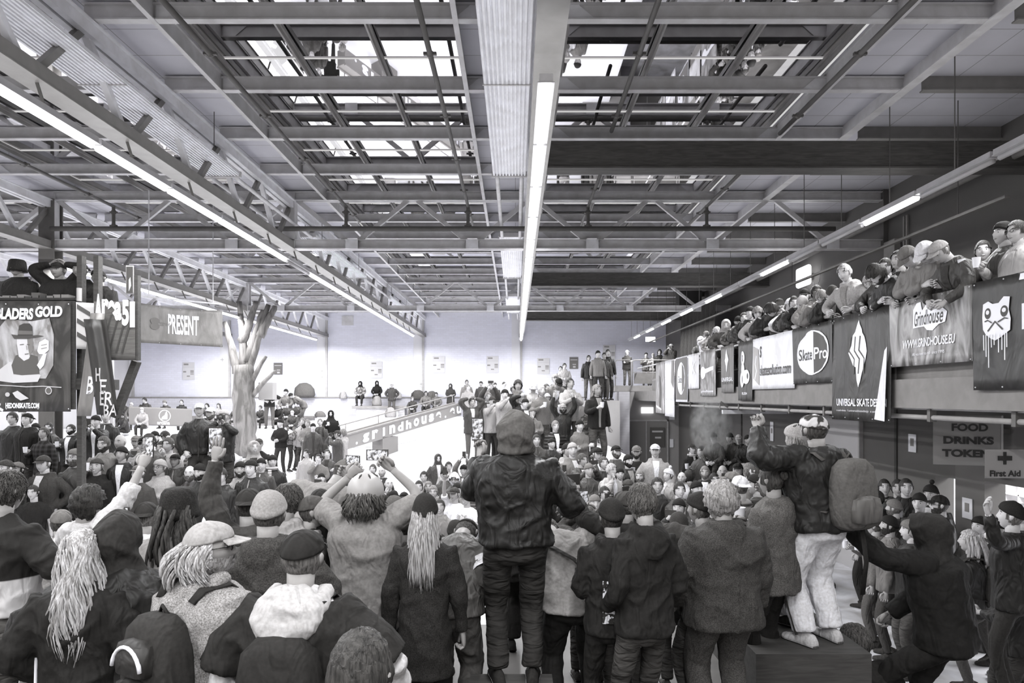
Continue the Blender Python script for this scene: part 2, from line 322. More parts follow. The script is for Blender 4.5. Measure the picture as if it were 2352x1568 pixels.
# light strips
tubeM = mat('tube', .9, .5, None, 0, 9.0); tubeW = mat('tube', .9, .5, None, 0, 3.2); tubeO = mat('plain', .55, .4); hous = mat('steel', .6, .4)
def fixture(x, a, b, on, label, grp):
    root = thing('light_fixture', label, 'light fixture', (x, (a+b)/2, ZL), grp); L_ = (b-a)/2
    obj('housing', MB().box(-.06, .06, -L_, L_, .02, .09).box(-.075, .075, -L_, L_, .012, .022), hous, root)
    obj('tube', MB().tube([(0, -L_+.03, -.01), (0, L_-.03, -.01)], .034, 8), tubeM if on == 1 else tubeO, root, True)
    return root
def strip(x, y0, y1, L_, name, on=lambda i: 1, rods=1):
    y = y0; i = 0
    while y+L_ <= y1+.01:
        f = fixture(x, y, y+L_-.05, on(i), 'fluorescent tube fixture, %s from the front of the %s' % (ordn(i), name), name)
        tx = min(GX, key=lambda g_: abs(g_-x))-x; obj('hanger', MB().beam((0, 0, .08), (0, 0, ZT+.21-ZL), .01, .01) if abs(tx) > 1 else MB().beam((0, 0, .06), (tx*.7, 0, ZB-ZL), .012, .03), darkst, f)
        y += L_; i += 1
strip(-4.62, -4.96, 32.4, 1.56, 'left light strip', lambda i: 0 if i == 12 else 1)
strip(.27, -6, 2, 1.51, 'unseen central strip added behind the camera')  # out-of-view fixtures added to go with the foreground fill lights
strip(.27, 6.0, 33.2, 1.51, 'central light strip')
strip(-9.6, 14.6, 33, 1.53, 'light strip over the left column row')
strip(-14.5, 24, 33, 1.5, 'far left light strip')
strip(5.55, 3.4, 34, 1.5, 'right light strip', lambda i: 1 if (i in (4, 7)) or (i > 8 and i % 2 == 0) else 0, 1)

# ---------------------------------------------------------------- terrain of the skate course
TER = []      # (x0,x1,y0,y1,z0 front,z1 back)
def ground(x, y):
    z = 0.
    for x0, x1, y0, y1, a, b in TER:
        if x0 <= x <= x1 and y0 <= y <= y1: z = max(z, a+(b-a)*(y-y0)/(y1-y0))
    return z
def block(name, label, x0, x1, y0, y1, z, m, z1=None, cat='ramp', skirt=None):
    zb = z if z1 is None else z1; TER.append((x0, x1, y0, y1, z, zb))
    V = [(x0, y0, 0), (x1, y0, 0), (x1, y1, 0), (x0, y1, 0), (x0, y0, z+.002), (x1, y0, z+.002), (x1, y1, zb), (x0, y1, zb)]
    o = obj(name, MB().add(V, [(3, 2, 1, 0), (4, 5, 6, 7), (0, 1, 5, 4), (1, 2, 6, 5), (2, 3, 7, 6), (3, 0, 4, 7)]), m); return tag(o, label, cat)
white = mat('ramp', .8)
block('viewing_deck', 'raised wooden deck under the crowd in the foreground', -8, 2.72, .3, 7.2, 1.0, mat('floor', .11), cat='platform')
block('standing_box', 'dark wooden box carrying the person in pale track trousers', 1.85, 2.74, 5.25, 6.5, 1.42, mat('wood', .05), cat='box').location.z = 0
block('standing_box', 'dark box under the feet of the hooded person in the middle', -.32, .26, 4.42, 4.88, 1.42, mat('wood', .06), cat='box')
block('low_step', 'low dark ledge under the hooded person at the right edge', 2.76, 4.6, 4.6, 6.4, .55, mat('wood', .08), cat='step')
block('bank_ramp', 'wide white bank ramp rising to the back deck', -8.5, -1.46, 17.5, 28, 0.0, white, 2.4)
block('bank_ramp', 'lower white bank ramp under the tree at left', -19.9, -8.51, 17.5, 26.25, 0.0, white, 2.0)
block('back_deck', 'lower white deck behind the tree at left', -19.9, -8.51, 26.25, 35.15, 2.0, white, cat='deck')
block('back_deck', 'white deck along the back wall', -8.5, 3.6, 28, 35.15, 2.4, white, cat='deck')
block('funbox_platform', 'white platform under the dense group right of the ramp ledge', -1.45, 3.62, 15.6, 28, 1.5, white, cat='platform')
block('spectator_step', 'middle spectator step before the white platform', -.6, 3.5, 13.6, 15.6, 1.0, mat('wood', .4), cat='step')
block('spectator_step', 'lowest spectator step before the white platform', .2, 3.4, 11.9, 13.6, .5, mat('wood', .4), cat='step')
for i, (a, b, z) in enumerate(((10.4, 11.4, .45), (11.4, 12.4, .75), (12.4, 13.4, 1.0), (13.4, 15.2, 1.3))):
    block('spectator_step', 'wooden spectator step under the left crowd, %s from the front' % ORD[i], -9.6, -3.4, a, b, z, mat('wood', .4), cat='step')
block('spectator_step', 'high plywood box carrying the two men in pale caps', -5.6, -4.4, 11.2, 12.2, 1.5, mat('wood', .5), cat='box')
block('spectator_step', 'dark stage floor under the group below the poster', -12, -6.9, 11.4, 13.5, 1.45, mat('wood', .1), cat='platform')
block('spectator_step', 'grey steps by the wall where people sit below the smoke', 4.6, 6.3, 15.5, 19, 1.35, mat('wood', .25), cat='step')
block('brick_pier', 'grey brick pier beside the stair landing', 4.08, 4.5, 26.9, 27.97, 3.6, mat('brick', .42), cat='wall')
block('stair_block', 'grey stair block rising to the landing', 2.6, 4.07, 26.6, 29.2, 3.25, mat('paintwall', .36), cat='stairs')
block('stair_block', 'lower grey stair block left of the landing', 1.5, 2.6, 28.2, 30.5, 2.95, mat('paintwall', .4), cat='stairs')
TER.append((4.1, 7.8, 28.1, 33, 3.86, 3.86))
# right side building: wall under the balcony, landing, balcony
struct('wall_lower_right', MB().box(6.7, 7.0, 10.9, 28.3, 0, 3.2).box(6.7, 7.0, 10.4, 10.9, 2.15, 3.2), mat('paintwall', .10))
struct('wall_door_side', MB().box(4.3, 6.7, 28.0, 28.3, 0, 3.6), mat('paintwall', .3))
struct('wall_lower_right_near', MB().box(6.7, 7.0, 1.5, 6.2, 0, 3.2).box(6.7, 7.0, 9.75, 10.4, 0, 3.2).box(6.7, 7.0, 6.2, 9.75, 2.2, 3.2), mat('paintwall', .13))
for i, y in enumerate((20.2, 15.6, 12.0)): struct('trim_%d' % (30+i), MB().box(6.675, 6.7, y-.035, y+.035, 0, 3.2), mat('steel', .04))
struct('ceiling_balcony_soffit', MB().box(4.98, XR, 1.5, 28, 3.28, 3.42), mat('paintwall', .5))
struct('floor_balcony', MB().box(4.98, XR, 1.5, 28, 3.42, 3.46), mat('floor', .2))
struct('trim_40', MB().box(4.9, 4.98, 1.5, 28, 3.26, 3.62), mat('steel', .2))
struct('trim_41', MB().box(4.98, 5.1, 1.5, 28, 3.24, 3.27), mat('steel', .5))
struct('floor_landing', MB().box(4.08, XR, 28.0, 33, 3.62, 3.86), mat('steel', .3))
r_ = thing('door_1', '', 'door'); del r_['label']; del r_['category']; r_['kind'] = 'structure'
obj('door_leaf', MB().box(4.55, 5.33, 27.93, 28, .02, 2.4), mat('paintwall', .2), r_); obj('door_leaf', MB().box(5.37, 6.2, 27.93, 28, .02, 2.4), mat('paintwall', .2), r_)
obj('door_frame', MB().box(4.5, 4.55, 27.9, 28, 0, 2.46).box(6.2, 6.25, 27.9, 28, 0, 2.46).box(4.5, 6.25, 27.9, 28, 2.4, 2.46).box(5.33, 5.37, 27.9, 27.95, 0, 2.4), mat('steel', .4), r_)
r2_ = thing('door_2', '', 'door'); del r2_['label']; del r2_['category']; r2_['kind'] = 'structure'
obj('door_leaf', MB().box(6.65, 6.7, 13.2, 15.2, 0, 2.95), mat('paintwall', .55), r2_)
obj('door_frame', MB().box(6.62, 6.7, 13.15, 13.2, 0, 3.0).box(6.62, 6.7, 15.2, 15.25, 0, 3.0).box(6.62, 6.7, 13.15, 15.25, 2.95, 3.0), mat('steel', .4), r2_)
# lit room behind the opening at far right
struct('wall_kiosk', MB().box(10.5, 10.6, 2, 17, 0, 3.2).box(7.0, 10.6, 17, 17.1, 0, 3.2), mat('paintwall', .7))
obj_ = MB()
for q in range(5): obj_.box(9.6, 9.9, 12.6+q*.42, 12.63+q*.42, .2, 2.3)
for q in range(4): obj_.box(9.6, 9.9, 12.6, 14.3, .6+q*.45, .63+q*.45)
tag(obj('shelf_unit', obj_, mat('steel', .45)), 'white shelf in the lit room behind the First Aid sign', 'shelf')
area('kiosk_light', 8.8, 8, 15, 3.1, 75, 1.2)
# balcony rail with things clamped on
root = thing('balcony_railing', 'steel railing along the edge of the crowded balcony', 'railing', (5.02, 0, 3.46))
obj('handrail', MB().tube([(0, 2, 1.1), (0, 28, 1.1)], .025, 8), mat('steel', .6), root, True)
obj('mid_rail', MB().tube([(0, 2, .55), (0, 25, .55)], .018, 6), mat('steel', .4), root, True)
y = 3.
while y < 25: obj('post', MB().box(-.02, .02, y-.02, y+.02, 0, 1.1), mat('steel', .35), root); y += 2.
obj('kick_panel', MB().box(-.01, .01, 2, 25, .02, .6), mat('steel', .2), root)
root = thing('landing_railing', 'tubular railing with dark panel on the stair landing', 'railing', (.45, 28.05, 3.86))
obj('handrail', MB().tube([(3.65, 0, .0), (3.65, 0, .98), (3.72, 0, 1.05), (4.25, 0, 1.05), (4.3, 0, 1.0), (4.3, 0, 0)], .022, 6).tube([(4.36, 0, 0), (4.36, 0, 1.0), (4.42, 0, 1.05), (6.5, 0, 1.05)], .022, 6), mat('steel', .3), root, True)
obj('mid_rail', MB().tube([(4.36, 0, .55), (6.5, 0, .55)], .018, 6), mat('steel', .35), root, True)
obj('infill_panel', MB().box(4.42, 6.1, -.01, .01, .08, .52), mat('steel', .2), root)
for x in (5.2, 6.1, 6.2): obj('post', MB().tube([(x, 0, 0), (x, 0, 1.05)], .02, 6), mat('steel', .3), root, True)
root = thing('pipe_run', 'scaffold pipe with clamps hung below the balcony', 'pipe', (5.0, 0, 3.15))
obj('pipe', MB().tube([(0, 2, 0), (0, 24, 0)], .03, 8), mat('steel', .3), root, True)
y = 4.
while y < 24: obj('clamp', MB().box(-.04, .04, y-.03, y+.03, -.05, .1), darkst, root); y += 1.4
for i, y in enumerate((16.0,)):
    root = thing('strip_lamp', 'unlit white batten lamp under the balcony, %s' % ('in front of the grey wall' if i == 0 else 'nearest the camera'), 'lamp', (5.6, y, 3.0))
    obj('batten', MB().box(-.75, .75, -.05, .05, 0, .09), mat('steel', .75), root); obj('bracket', MB().beam((-.5, 0, .08), (-.8, 0, .28), .05, .05), darkst, root)
# curtain and lamp on the upper right
V = []; n = 40
for i in range(n+1): t = i/n; V += [(6.65+.05*math.sin(i*1.3), 27.8-4.6*t, 3.5), (6.75+.05*math.sin(i*1.3), 27.8-4.6*t, 6.7)]
tag(obj('curtain', MB().add(V, [(2*i, 2*i+2, 2*i+3, 2*i+1) for i in range(n)]), mat('cloth', .035), None, True), 'black curtain at the far end of the balcony', 'curtain')
o = obj('trim_50', MB().box(XR-.1, XR, Y1-.12, Y1+.12, 3.46, 8), mat('paintwall', .1)); o['kind'] = 'structure'
root = thing('wall_lamp', 'glowing rounded lamp sign on the right wall above the balcony crowd', 'lamp', (XR-.25, 17.9, 6.55))
m_ = MB().box(-.06, .06, -.38, .38, -.26, .26); o = obj('lit_face', m_, mat('tube', .9, .5, None, 0, 2.2), root)
bv = o.modifiers.new('bevel', 'BEVEL'); bv.width = .1; bv.segments = 4; obj('bracket', MB().box(.06, .24, -.06, .06, -.08, .08), darkst, root)
obj('cable', MB().tube([(.1, -.36, -.2), (.1, -.5, -.4), (.15, -.62, -.2), (.2, -.6, .2)], .01, 5), mat('steel', .5), root)
area('wall_lamp_light', XR-.4, 17.6, 18.2, 6.55, 30, .4, (0, R(90), 0))
for i, (x, y, z, n_) in enumerate(((6.9, 34.9, H+2.94*1.0, 'above the stair landing'), (5.4, 27.97, 2.85, 'above the grey double door'))):
    root = thing('exit_sign', 'lit exit sign %s' % n_, 'sign', (x, y, z)); obj('lit_face', MB().box(-.24, .24, -.03, .03, -.12, .12), mat('tube', .9, .5, None, 0, 1.6), root)
    if i == 0: obj('housing', MB().box(-.25, .25, .03, .06, -.13, .13).box(-.01, .01, .03, .05, .1, ZT+.2-z), hous, root)
tag(obj('wall_camera', MB().tube([(XR-.05, 9.3, 5.0), (XR-.3, 9.3, 5.0), (XR-.4, 9.25, 4.9)], .05, 8), darkst), 'dark bracket on the upper right wall', 'bracket')
tag(obj('junction_box', MB().box(XR-.14, XR-.01, 13.8, 14.2, 6.1, 6.6).box(XR-.06, XR-.03, 13.5, 13.54, 3.5, 7).box(XR-.06, XR-.03, 13.6, 13.64, 3.5, 7), mat('steel', .25)), 'grey electrical box with two conduits on the right wall', 'electrical box')
# --------- ledge with lettering on the bank, block under it, bench, tree
P0, P1 = Vector((-5.46, 22, 2.15)), Vector((-2.14, 27.0, 3.14)); dv = P1-P0; hh = Vector((0, 0, -.46)); side = Vector((dv.y, -dv.x, 0)).normalized()*-.35
root = thing('ramp_ledge', 'long sloping grey skate ledge with white web address, rising to the right', 'ledge', (0, 0, 0))
V = [P0, P1, P1+hh, P0+hh, P0+side, P1+side, P1+hh+side, P0+hh+side]
obj('slab', MB().add(V, [(0, 3, 2, 1), (4, 5, 6, 7), (0, 1, 5, 4), (3, 7, 6, 2), (0, 4, 7, 3), (1, 2, 6, 5)]), mat('paintwall', .24), root)
e = Vector((0, 0, .0)); obj('coping', MB().beam(P0+Vector((0, 0, .02)), P1+Vector((0, 0, .02)), .07, .05).beam(P0+side+Vector((0, 0, .02)), P1+side+Vector((0, 0, .02)), .07, .05), mat('steel', .25), root)
rr = MB(); up = Vector((0, 0, .34)); rr.tube([P0+side+up*.9, P1+side+up], .022, 6)
for t in (.05, .3, .55, .8, .98): q = P0+dv*t+side; rr.tube([q, q+up*.95], .018, 6)
obj('grind_rail', rr, mat('steel', .3), root, True)
pb = P0+dv*.33; m_ = MB(); a = dv.normalized(); a.z = 0; a.normalize(); c_ = pb+a*.05; sd = side.normalized()
V = [c_+a*i+sd*j+Vector((0, 0, k)) for k in (-.46, -1.55) for i, j in ((-.38, 0), (.38, 0), (.38, .5), (-.38, .5))]
obj('support_block', m_.add(V, [(0, 1, 2, 3), (7, 6, 5, 4)]+[(i, 4+i, 4+(i+1) % 4, (i+1) % 4) for i in range(4)]), mat('paintwall', .22), root)
LEDGE = (root, P0, dv, hh, side)
ring_ = []
for i in range(28):
    a0 = i*2*math.pi/28
    for r0 in (1.5, 1.2): x = -5.9+r0*math.cos(a0)*1.6; y = 25.9+r0*math.sin(a0); ring_.append((x, y, 2.4*(y-17.5)/10.5+.012))
tag(obj('painted_ring', MB().add(ring_, [(2*i, (2*i+2) % 56, (2*i+3) % 56, 2*i+1) for i in range(28)]), mat('ramp', .5)), 'grey painted ring on the white bank ramp', 'marking')
TER.append((-8.0, -5.4, 33.75, 34.65, 2.95, 2.95)); root = thing('bench', 'low dark bench platform by the back wall where two people rest their feet', 'bench', (-6.5, 34.2, 2.4))
obj('top', MB().box(-1.6, 1.2, -.45, .45, .42, .55), mat('wood', .3), root); obj('base', MB().box(-1.4, 1.0, -.35, .4, 0, .42), mat('wood', .6), root)
root = thing('bench', 'long low bench with people sitting behind the tree', 'bench', (-14.0, 33.4, 2.0))
obj('top', MB().box(-3.2, 4.2, -.3, .3, .36, .46), mat('wood', .2), root); obj('base', MB().box(-3.1, 4.1, -.2, .3, 0, .36), mat('wood', .32), root)
# tree: trunk at (560, 720-1045) standing on the bank
rnd = random.Random(5); tx, ty = -9.35, 23.6; tz = ground(tx, ty)
tree = thing('bare_tree', 'pale leafless pollarded tree trunk standing on the ramp', 'tree', (tx, ty, tz))
def wob(p, q, n, r0, r1, a=.04):
    p, q = Vector(p), Vector(q); pts = []; rs = []
    for i in range(n+1): t = i/n; pts.append(p.lerp(q, t)+Vector((rnd.uniform(-a, a), rnd.uniform(-a, a), 0))*(0 if i in (0,) else 1)); rs.append(r0+(r1-r0)*t)
    return pts, rs
bark = mat('bark', .2)
m_ = MB(); m_.tube(*wob((0, 0, -.1), (-.05, 0, 3.1), 12, .42, .33), 14); obj('trunk', m_, bark, tree, True)
for pts in ([(-.25, 0, 2.8), (-.42, 0, 3.6), (-.75, .1, 4.6)], [(-.02, 0, 3.0), (-.1, 0, 4.2), (-.18, 0, 5.3)], [(.1, 0, 2.9), (.45, 0, 3.9), (.8, 0, 5.2)], [(.1, 0, 3.2), (.5, 0, 4.6), (.62, 0, 5.0)],
            [(-.1, 0, 3.9), (.3, -.1, 4.7), (.42, -.1, 5.3)], [(.2, 0, 2.0), (.7, -.1, 2.55), (1.1, -.1, 2.9)], [(.5, 0, 4.1), (.85, 0, 4.7), (1.05, 0, 5.15)], [(.2, 0, 2.5), (.55, -.1, 3.0), (.75, -.1, 3.4)]):
    rs = [.17, .13, .08] if pts[0][2] > 2.6 else [.1, .08, .05]
    m_ = MB(); P_ = [Vector(p) for p in pts]; q = []; qr = []
    for i in range(9):
        t = i/8; p = P_[0]*(1-t)**2+P_[1]*2*t*(1-t)+P_[2]*t*t; q.append(p+Vector((rnd.uniform(-.02, .02), 0, 0))); qr.append(rs[0]*(1-t)+rs[2]*t)
    obj('branch', m_.tube(q, qr, 9), bark, tree, True)
tag(obj('flue_box', MB().box(tx+.35, tx+.85, ty+.3, ty+.7, 3.3, 3.9), mat('paintwall', .4)), 'grey box hanging behind the tree trunk', 'box')
# speaker box in the roof at the far right, ventilation square on the back wall
tag(obj('speaker', MB().box(6.6, 7.5, 27.5, 28.1, 6.7, 7.7), mat('plain', .02)), 'black loudspeaker hung under the roof at the far right', 'speaker')
tag(obj('wall_vent', MB().box(-9.0, -8.4, YB-.03, YB, 7.1, 7.6), mat('steel', .6)), 'square vent high on the back wall', 'vent')
# ================================================================ banners, posters, signs
def text_mesh(s, bold=.0, shear=0., sp=1.):
    c = bpy.data.curves.new('t', 'FONT'); c.body = s; c.offset = bold; c.shear = shear; c.space_character = sp; c.resolution_u = 4; c.align_x = 'CENTER'; c.align_y = 'CENTER'; c.fill_mode = 'FRONT'
    o = bpy.data.objects.new('t', c); me = o.to_mesh()
    V = np.array([v.co[:] for v in me.vertices]).reshape(-1, 3); Fc = [tuple(p.vertices) for p in me.polygons]
    o.to_mesh_clear(); bpy.data.objects.remove(o); bpy.data.curves.remove(c)
    mn, mx = V.min(0), V.max(0); V = (V-(mn+mx)/2)/np.maximum(mx-mn, 1e-6); return V[:, :2], Fc
class Flat:
    """a flat sheet: origin, u and v vectors (full width / height), ripple amplitude along the normal"""
    def __init__(s, o, u, v, amp=0., waves=3.2, sag=0., ph=0.):
        s.o, s.u, s.v = Vector(o), Vector(u), Vector(v); s.n = s.u.cross(s.v).normalized(); s.amp, s.w, s.sag, s.ph = amp, waves, sag, ph
    def pt(s, a, b, off=0.):
        rip = s.amp*.75*(math.sin(a*s.w*4.4+s.ph+b*1.1)+.35*math.sin(a*s.w*11+2*b+s.ph))*(.55+.45*b)
        dip = s.sag*(4*(a-.5)**2-1)*b*b
        return s.o+s.u*a+s.v*b+s.n*(rip+off)+Vector((0, 0, dip))
    def sheet(s, nu=0, nv=10, t=.004):
        nu = nu or (90 if s.amp else 6)
        V = [s.pt(i/nu, j/nv) for j in range(nv+1) for i in range(nu+1)]; k = len(V); V += [s.pt(i/nu, j/nv, -t) for j in range(nv+1) for i in range(nu+1)]
        Fc = [];
        for j in range(nv):
            for i in range(nu): a = j*(nu+1)+i; Fc.append((a, a+1, a+nu+2, a+nu+1)); Fc.append((k+a, k+a+nu+1, k+a+nu+2, k+a+1))
        for i in range(nu): Fc.append((i, k+i, k+i+1, i+1)); a = nv*(nu+1)+i; Fc.append((a, a+1, k+a+1, k+a))
        return MB().add(V, Fc)
def decor(root, fl, items, off=.006):
    import bmesh
    for k, it in enumerate(items):
        kind, col = it[0], it[-1]; mb = MB(); nm = 'emblem'
        if kind == 't':
            _, s, cx, cy, w, h, opt = it[:7]; V, Fc = text_mesh(s, **(opt or {})); nm = 'lettering'
            P_ = [(cx+x*w, cy+y*h) for x, y in V]
        elif kind == 'p': P_ = it[1]; Fc = [tuple(range(len(P_)))]
        elif kind == 'e':
            _, cx, cy, rx, ry = it[:5]; P_ = [(cx+rx*math.cos(i*.2618), cy+ry*math.sin(i*.2618)) for i in range(24)]; Fc = [tuple(range(24))]
        elif kind == 'r':
            _, cx, cy, rx, ry, th = it[:6]; P_ = []
            for i in range(28):
                a = i*2*math.pi/28; P_ += [(cx+rx*math.cos(a), cy+ry*math.sin(a)), (cx+rx*(1-th)*math.cos(a), cy+ry*(1-th)*math.sin(a))]
            Fc = [(2*i, (2*i+2) % 56, (2*i+3) % 56, 2*i+1) for i in range(28)]
        elif kind == 'l':      # poly-line with thickness
            pts, th = it[1], it[2]; P_ = []; asp = fl.v.length/fl.u.length
            for i, (x, y) in enumerate(pts):
                a, b = pts[max(0, i-1)], pts[min(len(pts)-1, i+1)]; dx, dy = b[0]-a[0], (b[1]-a[1])*asp; L_ = math.hypot(dx, dy) or 1; P_ += [(x-dy/L_*th, y+dx/L_*th/asp), (x+dy/L_*th, y-dx/L_*th/asp)]
            Fc = [(2*i, 2*i+1, 2*i+3, 2*i+2) for i in range(len(pts)-1)]
        if fl.amp or fl.sag:
            bm = bmesh.new(); vs = [bm.verts.new((x*fl.u.length, y*fl.v.length, 0)) for x, y in P_]
            for f in Fc:
                try: bm.faces.new([vs[i] for i in f])
                except ValueError: pass
            bmesh.ops.triangulate(bm, faces=bm.faces[:])
            for _ in range(5):
                es = [e for e in bm.edges if e.calc_length() > .075]
                if not es: break
                bmesh.ops.subdivide_edges(bm, edges=es, cuts=1); bmesh.ops.triangulate(bm, faces=[f for f in bm.faces if len(f.verts) > 3])
            bm.verts.index_update(); P_ = [(v.co.x/fl.u.length, v.co.y/fl.v.length) for v in bm.verts]; Fc = [tuple(v.index for v in f.verts) for f in bm.faces]; bm.free()
        V = [fl.pt(x, y, off+.0012*k) for x, y in P_]
        # make faces look the way the sheet looks
        if Fc and kind != 't':
            f = Fc[0]; nn = (V[f[1]]-V[f[0]]).cross(V[f[2]]-V[f[1]])
            if nn.dot(fl.n) < 0: Fc = [tuple(reversed(f)) for f in Fc]
        me = mb.add(V, Fc); obj(nm, me, mat('plain', col, .6) if not isinstance(col, bpy.types.Material) else col, root)
def banner(label, o, u, v, m, items, amp=.02, waves=3, sag=0., name='banner', group=None, eyelets=True, cat='banner'):
    fl = Flat(o, u, v, amp, waves, sag, hash(label) % 7 if False else len(label) % 7); root = thing(name, label, cat, (0, 0, 0), group)
    obj('cloth' if name == 'banner' else 'sheet', fl.sheet(), m, root, True)
    if eyelets and fl.u.length > 1:
        e = MB(); n = int(fl.u.length/.4)
        for i in range(n+1):
            for b in (.975, .025): p = fl.pt(.02+.96*i/n, b, .004); e.ball(p, .008, 6)
        obj('eyelets', e, mat('steel', .7, .4), root)
    decor(root, fl, items, .009 if amp else .006); return root, fl
B_ = {'bold': .012}; BB = {'bold': .02}; IT = {'bold': .012, 'shear': .25}
# balcony banners, hung over the rail: px span -> y span on the plane x=4.93
def by(px): return 4.85*F/(px-CX)
def zed(px, py): return H+(CY-py)*by(px)/F
def bal(label, p0, p1, top, bot, m, items, amp=.02, xo=0., **kw):
    y0, y1 = by(p0), by(p1); return banner(label, (4.85-xo, y0, bot), (0, y1-y0, 0), (0, 0, top-bot), m, items, amp, **kw)
dk = mat('banner', .02, .5); wh = mat('banner', .85, .5); TOP = 4.60
flame = [(.5, 1), (.53, .93), (.58, .86), (.6, .8), (.66, .75), (.74, .63), (.78, .52), (.72, .42), (.66, .33), (.6, .22), (.55, .08), (.5, 0), (.45, .1), (.42, .3), (.33, .33), (.27, .42), (.2, .52), (.28, .63), (.32, .78), (.4, .83), (.44, .9)]
def flm(cx, cy, w, h): return [(cx+(x-.5)*w, cy+(y-.5)*h) for x, y in flame]
lines = lambda cx, cy, w, h, c: [('l', [(cx+dx*w, cy+.26*h), (cx+(dx-.02)*w, cy+.05*h), (cx+(dx+.08)*w, cy-.08*h), (cx+(dx+.06)*w, cy-.3*h)], .008, c) for dx in (-.16, -.06, .03)]
root, fl = bal('black banner with pale dripping face drawing at the right edge of the picture', 2236, 2660, TOP, 3.47, dk, [
    ('t', 'KAYA', .50, .62, .34, .22, {'bold': .02}, .8), ('t', 'www.kaya', .50, .36, .30, .06, B_, .75), ('t', 'info@', .46, .24, .2, .06, B_, .75),
    ('p', [(.085, .78), (.12, .80), (.15, .77), (.19, .77), (.22, .82), (.255, .81), (.25, .70), (.262, .62), (.26, .52), (.24, .50), (.2, .46), (.17, .44), (.14, .46), (.105, .5), (.085, .55), (.08, .66)], .8),
    ('e', .118, .69, .022, .05, .04), ('e', .225, .69, .022, .05, .04), ('e', .118, .70, .012, .02, .75), ('e', .225, .70, .012, .02, .75), ('l', [(.12, .53), (.17, .61), (.22, .53)], .004, .04), ('l', [(.10, .62), (.12, .63), (.15, .60)], .003, .04), ('l', [(.19, .60), (.23, .63), (.25, .62)], .003, .04)]
    + [('l', [(x, .5), (x+.002, z)], .0028, .8) for x, z in ((.095, .36), (.112, .3), (.13, .2), (.15, .38), (.17, .40), (.2, .33), (.222, .35), (.24, .26), (.252, .37))] + [('p', [(.33, .93), (.6, .90), (.9, .93), (.9, .99), (.6, .96), (.34, .98)], .85)], .018)
root, fl = bal('grey flame-patterned banner with cursive logo and a web address', 2046, 2236, TOP-.01, 3.78, mat('flame', .07, .5, .5), [
    ('p', [(.30, .56), (.30, .84), (.36, .92), (.42, .93), (.44, .80), (.50, .88), (.56, .86), (.56, .76), (.66, .80), (.72, .72), (.70, .58), (.64, .56), (.58, .48), (.50, .50), (.46, .56)], .85),
    ('t', 'Grindhouse', .50, .69, .36, .22, {'shear': .25, 'bold': .012}, .05), ('t', 'WWW.GRINDHOUSE.EU', .5, .33, .62, .13, {'bold': .02, 'shear': .12}, .85), ('t', 'All you need to roll - since 1995', .5, .16, .40, .06, None, .8)], .022)
root, fl = bal('large black banner with tall white flame diamond and wide capitals', 1914, 2048, TOP-.01, 3.06, mat('banner', .03, .5), [
    ('p', flm(.5, .62, .52, .62), .85)] + lines(.5, .62, .8, .62, .06) + [('t', 'UNIVERSAL SKATE DESIGN', .53, .17, .86, .07, BB, .85), ('t', 'o usd-skates   f universalskatedesign   o usdskates', .5, .09, .8, .025, None, .7)], .022, xo=.02)
tag(obj('banner', MB().add([(4.80, by(2040), 4.0), (4.80, by(2046), 4.05), (4.79, by(2042), 3.08), (4.78, by(2020), 3.1)], [(0, 1, 2, 3)]), mat('banner', .78, .5)), 'white folded-back banner edge beside the white flame diamond', 'banner')
root, fl = bal('black banner with big pale round skate shop logo', 1822, 1914, TOP-.02, 3.62, mat('banner', .03, .5), [
    ('e', .52, .52, .36, .36, .85), ('p', [(.58, .88), (.66, .84), (.78, .76), (.85, .62), (.86, .5), (.83, .36), (.75, .24), (.62, .17), (.58, .17)], .06), ('r', .52, .52, .38, .38, .06, .85),
    ('t', 'Skate', .36, .50, .34, .20, B_, .05), ('t', 'Pro', .73, .50, .26, .20, B_, .85)], .025)
root, fl = bal('white banner with dark lower case web address', 1728, 1824, TOP-.03, 3.55, wh, [
    ('p', [(.02, .86), (.17, .78), (.19, .40), (.19, .08), (.03, .22)], .4), ('l', [(.12, .66), (.08, .5), (.12, .36), (.07, .2)], .012, .8), ('t', 's', .24, .72, .06, .22, IT, .06), ('t', 'skatesolution.com', .58, .36, .72, .2, {'bold': .015}, .06)], .015)
bal('narrow black banner with bubbly white emblem', 1696, 1728, TOP-.03, 3.32, mat('banner', .05, .5), [
    ('e', .35, .72, .14, .12, .85), ('e', .34, .72, .04, .06, .05), ('e', .36, .52, .13, .12, .85), ('e', .6, .40, .26, .12, .85), ('e', .32, .36, .15, .14, .85), ('e', .34, .36, .03, .07, .05), ('e', .7, .41, .06, .05, .05), ('t', 'RUSH', .5, .12, .34, .045, BB, .8)], .01)
bal('dark narrow banner with small white flame diamond', 1657, 1686, TOP-.03, 3.5, mat('banner', .14, .5), [('p', flm(.45, .68, .6, .5), .85), ('t', 'UNIVERSAL', .5, .28, .86, .09, BB, .8), ('t', 'SKATE', .5, .2, .86, .05, BB, .1)], .012)
bal('grey flame banner with small white splash logo', 1608, 1643, TOP-.03, 3.42, mat('flame', .12, .5, .5), [('e', .22, .52, .17, .14, .85), ('p', [(.34, .5), (.9, .56), (.9, .64), (.34, .6)], .85), ('t', 'grindhouse', .5, .1, .8, .07, BB, .8)], .012)
bal('small pale banner with faint grid pattern', 1581, 1606, TOP-.03, 3.62, mat('banner', .62, .5), [('t', 'X', .5, .6, .4, .35, None, .8)], .012)
bal('small dark banner with white oval skate logo and white border', 1552, 1579, TOP-.03, 3.25, mat('banner', .85, .5), [('p', [(.05, .05), (.96, .05), (.96, .97), (.05, .97)], .12), ('e', .5, .52, .32, .36, .85), ('p', [(.58, .86), (.72, .75), (.8, .55), (.75, .3), (.58, .18)], .12), ('t', 'Skate', .42, .5, .3, .16, B_, .1)], .008)
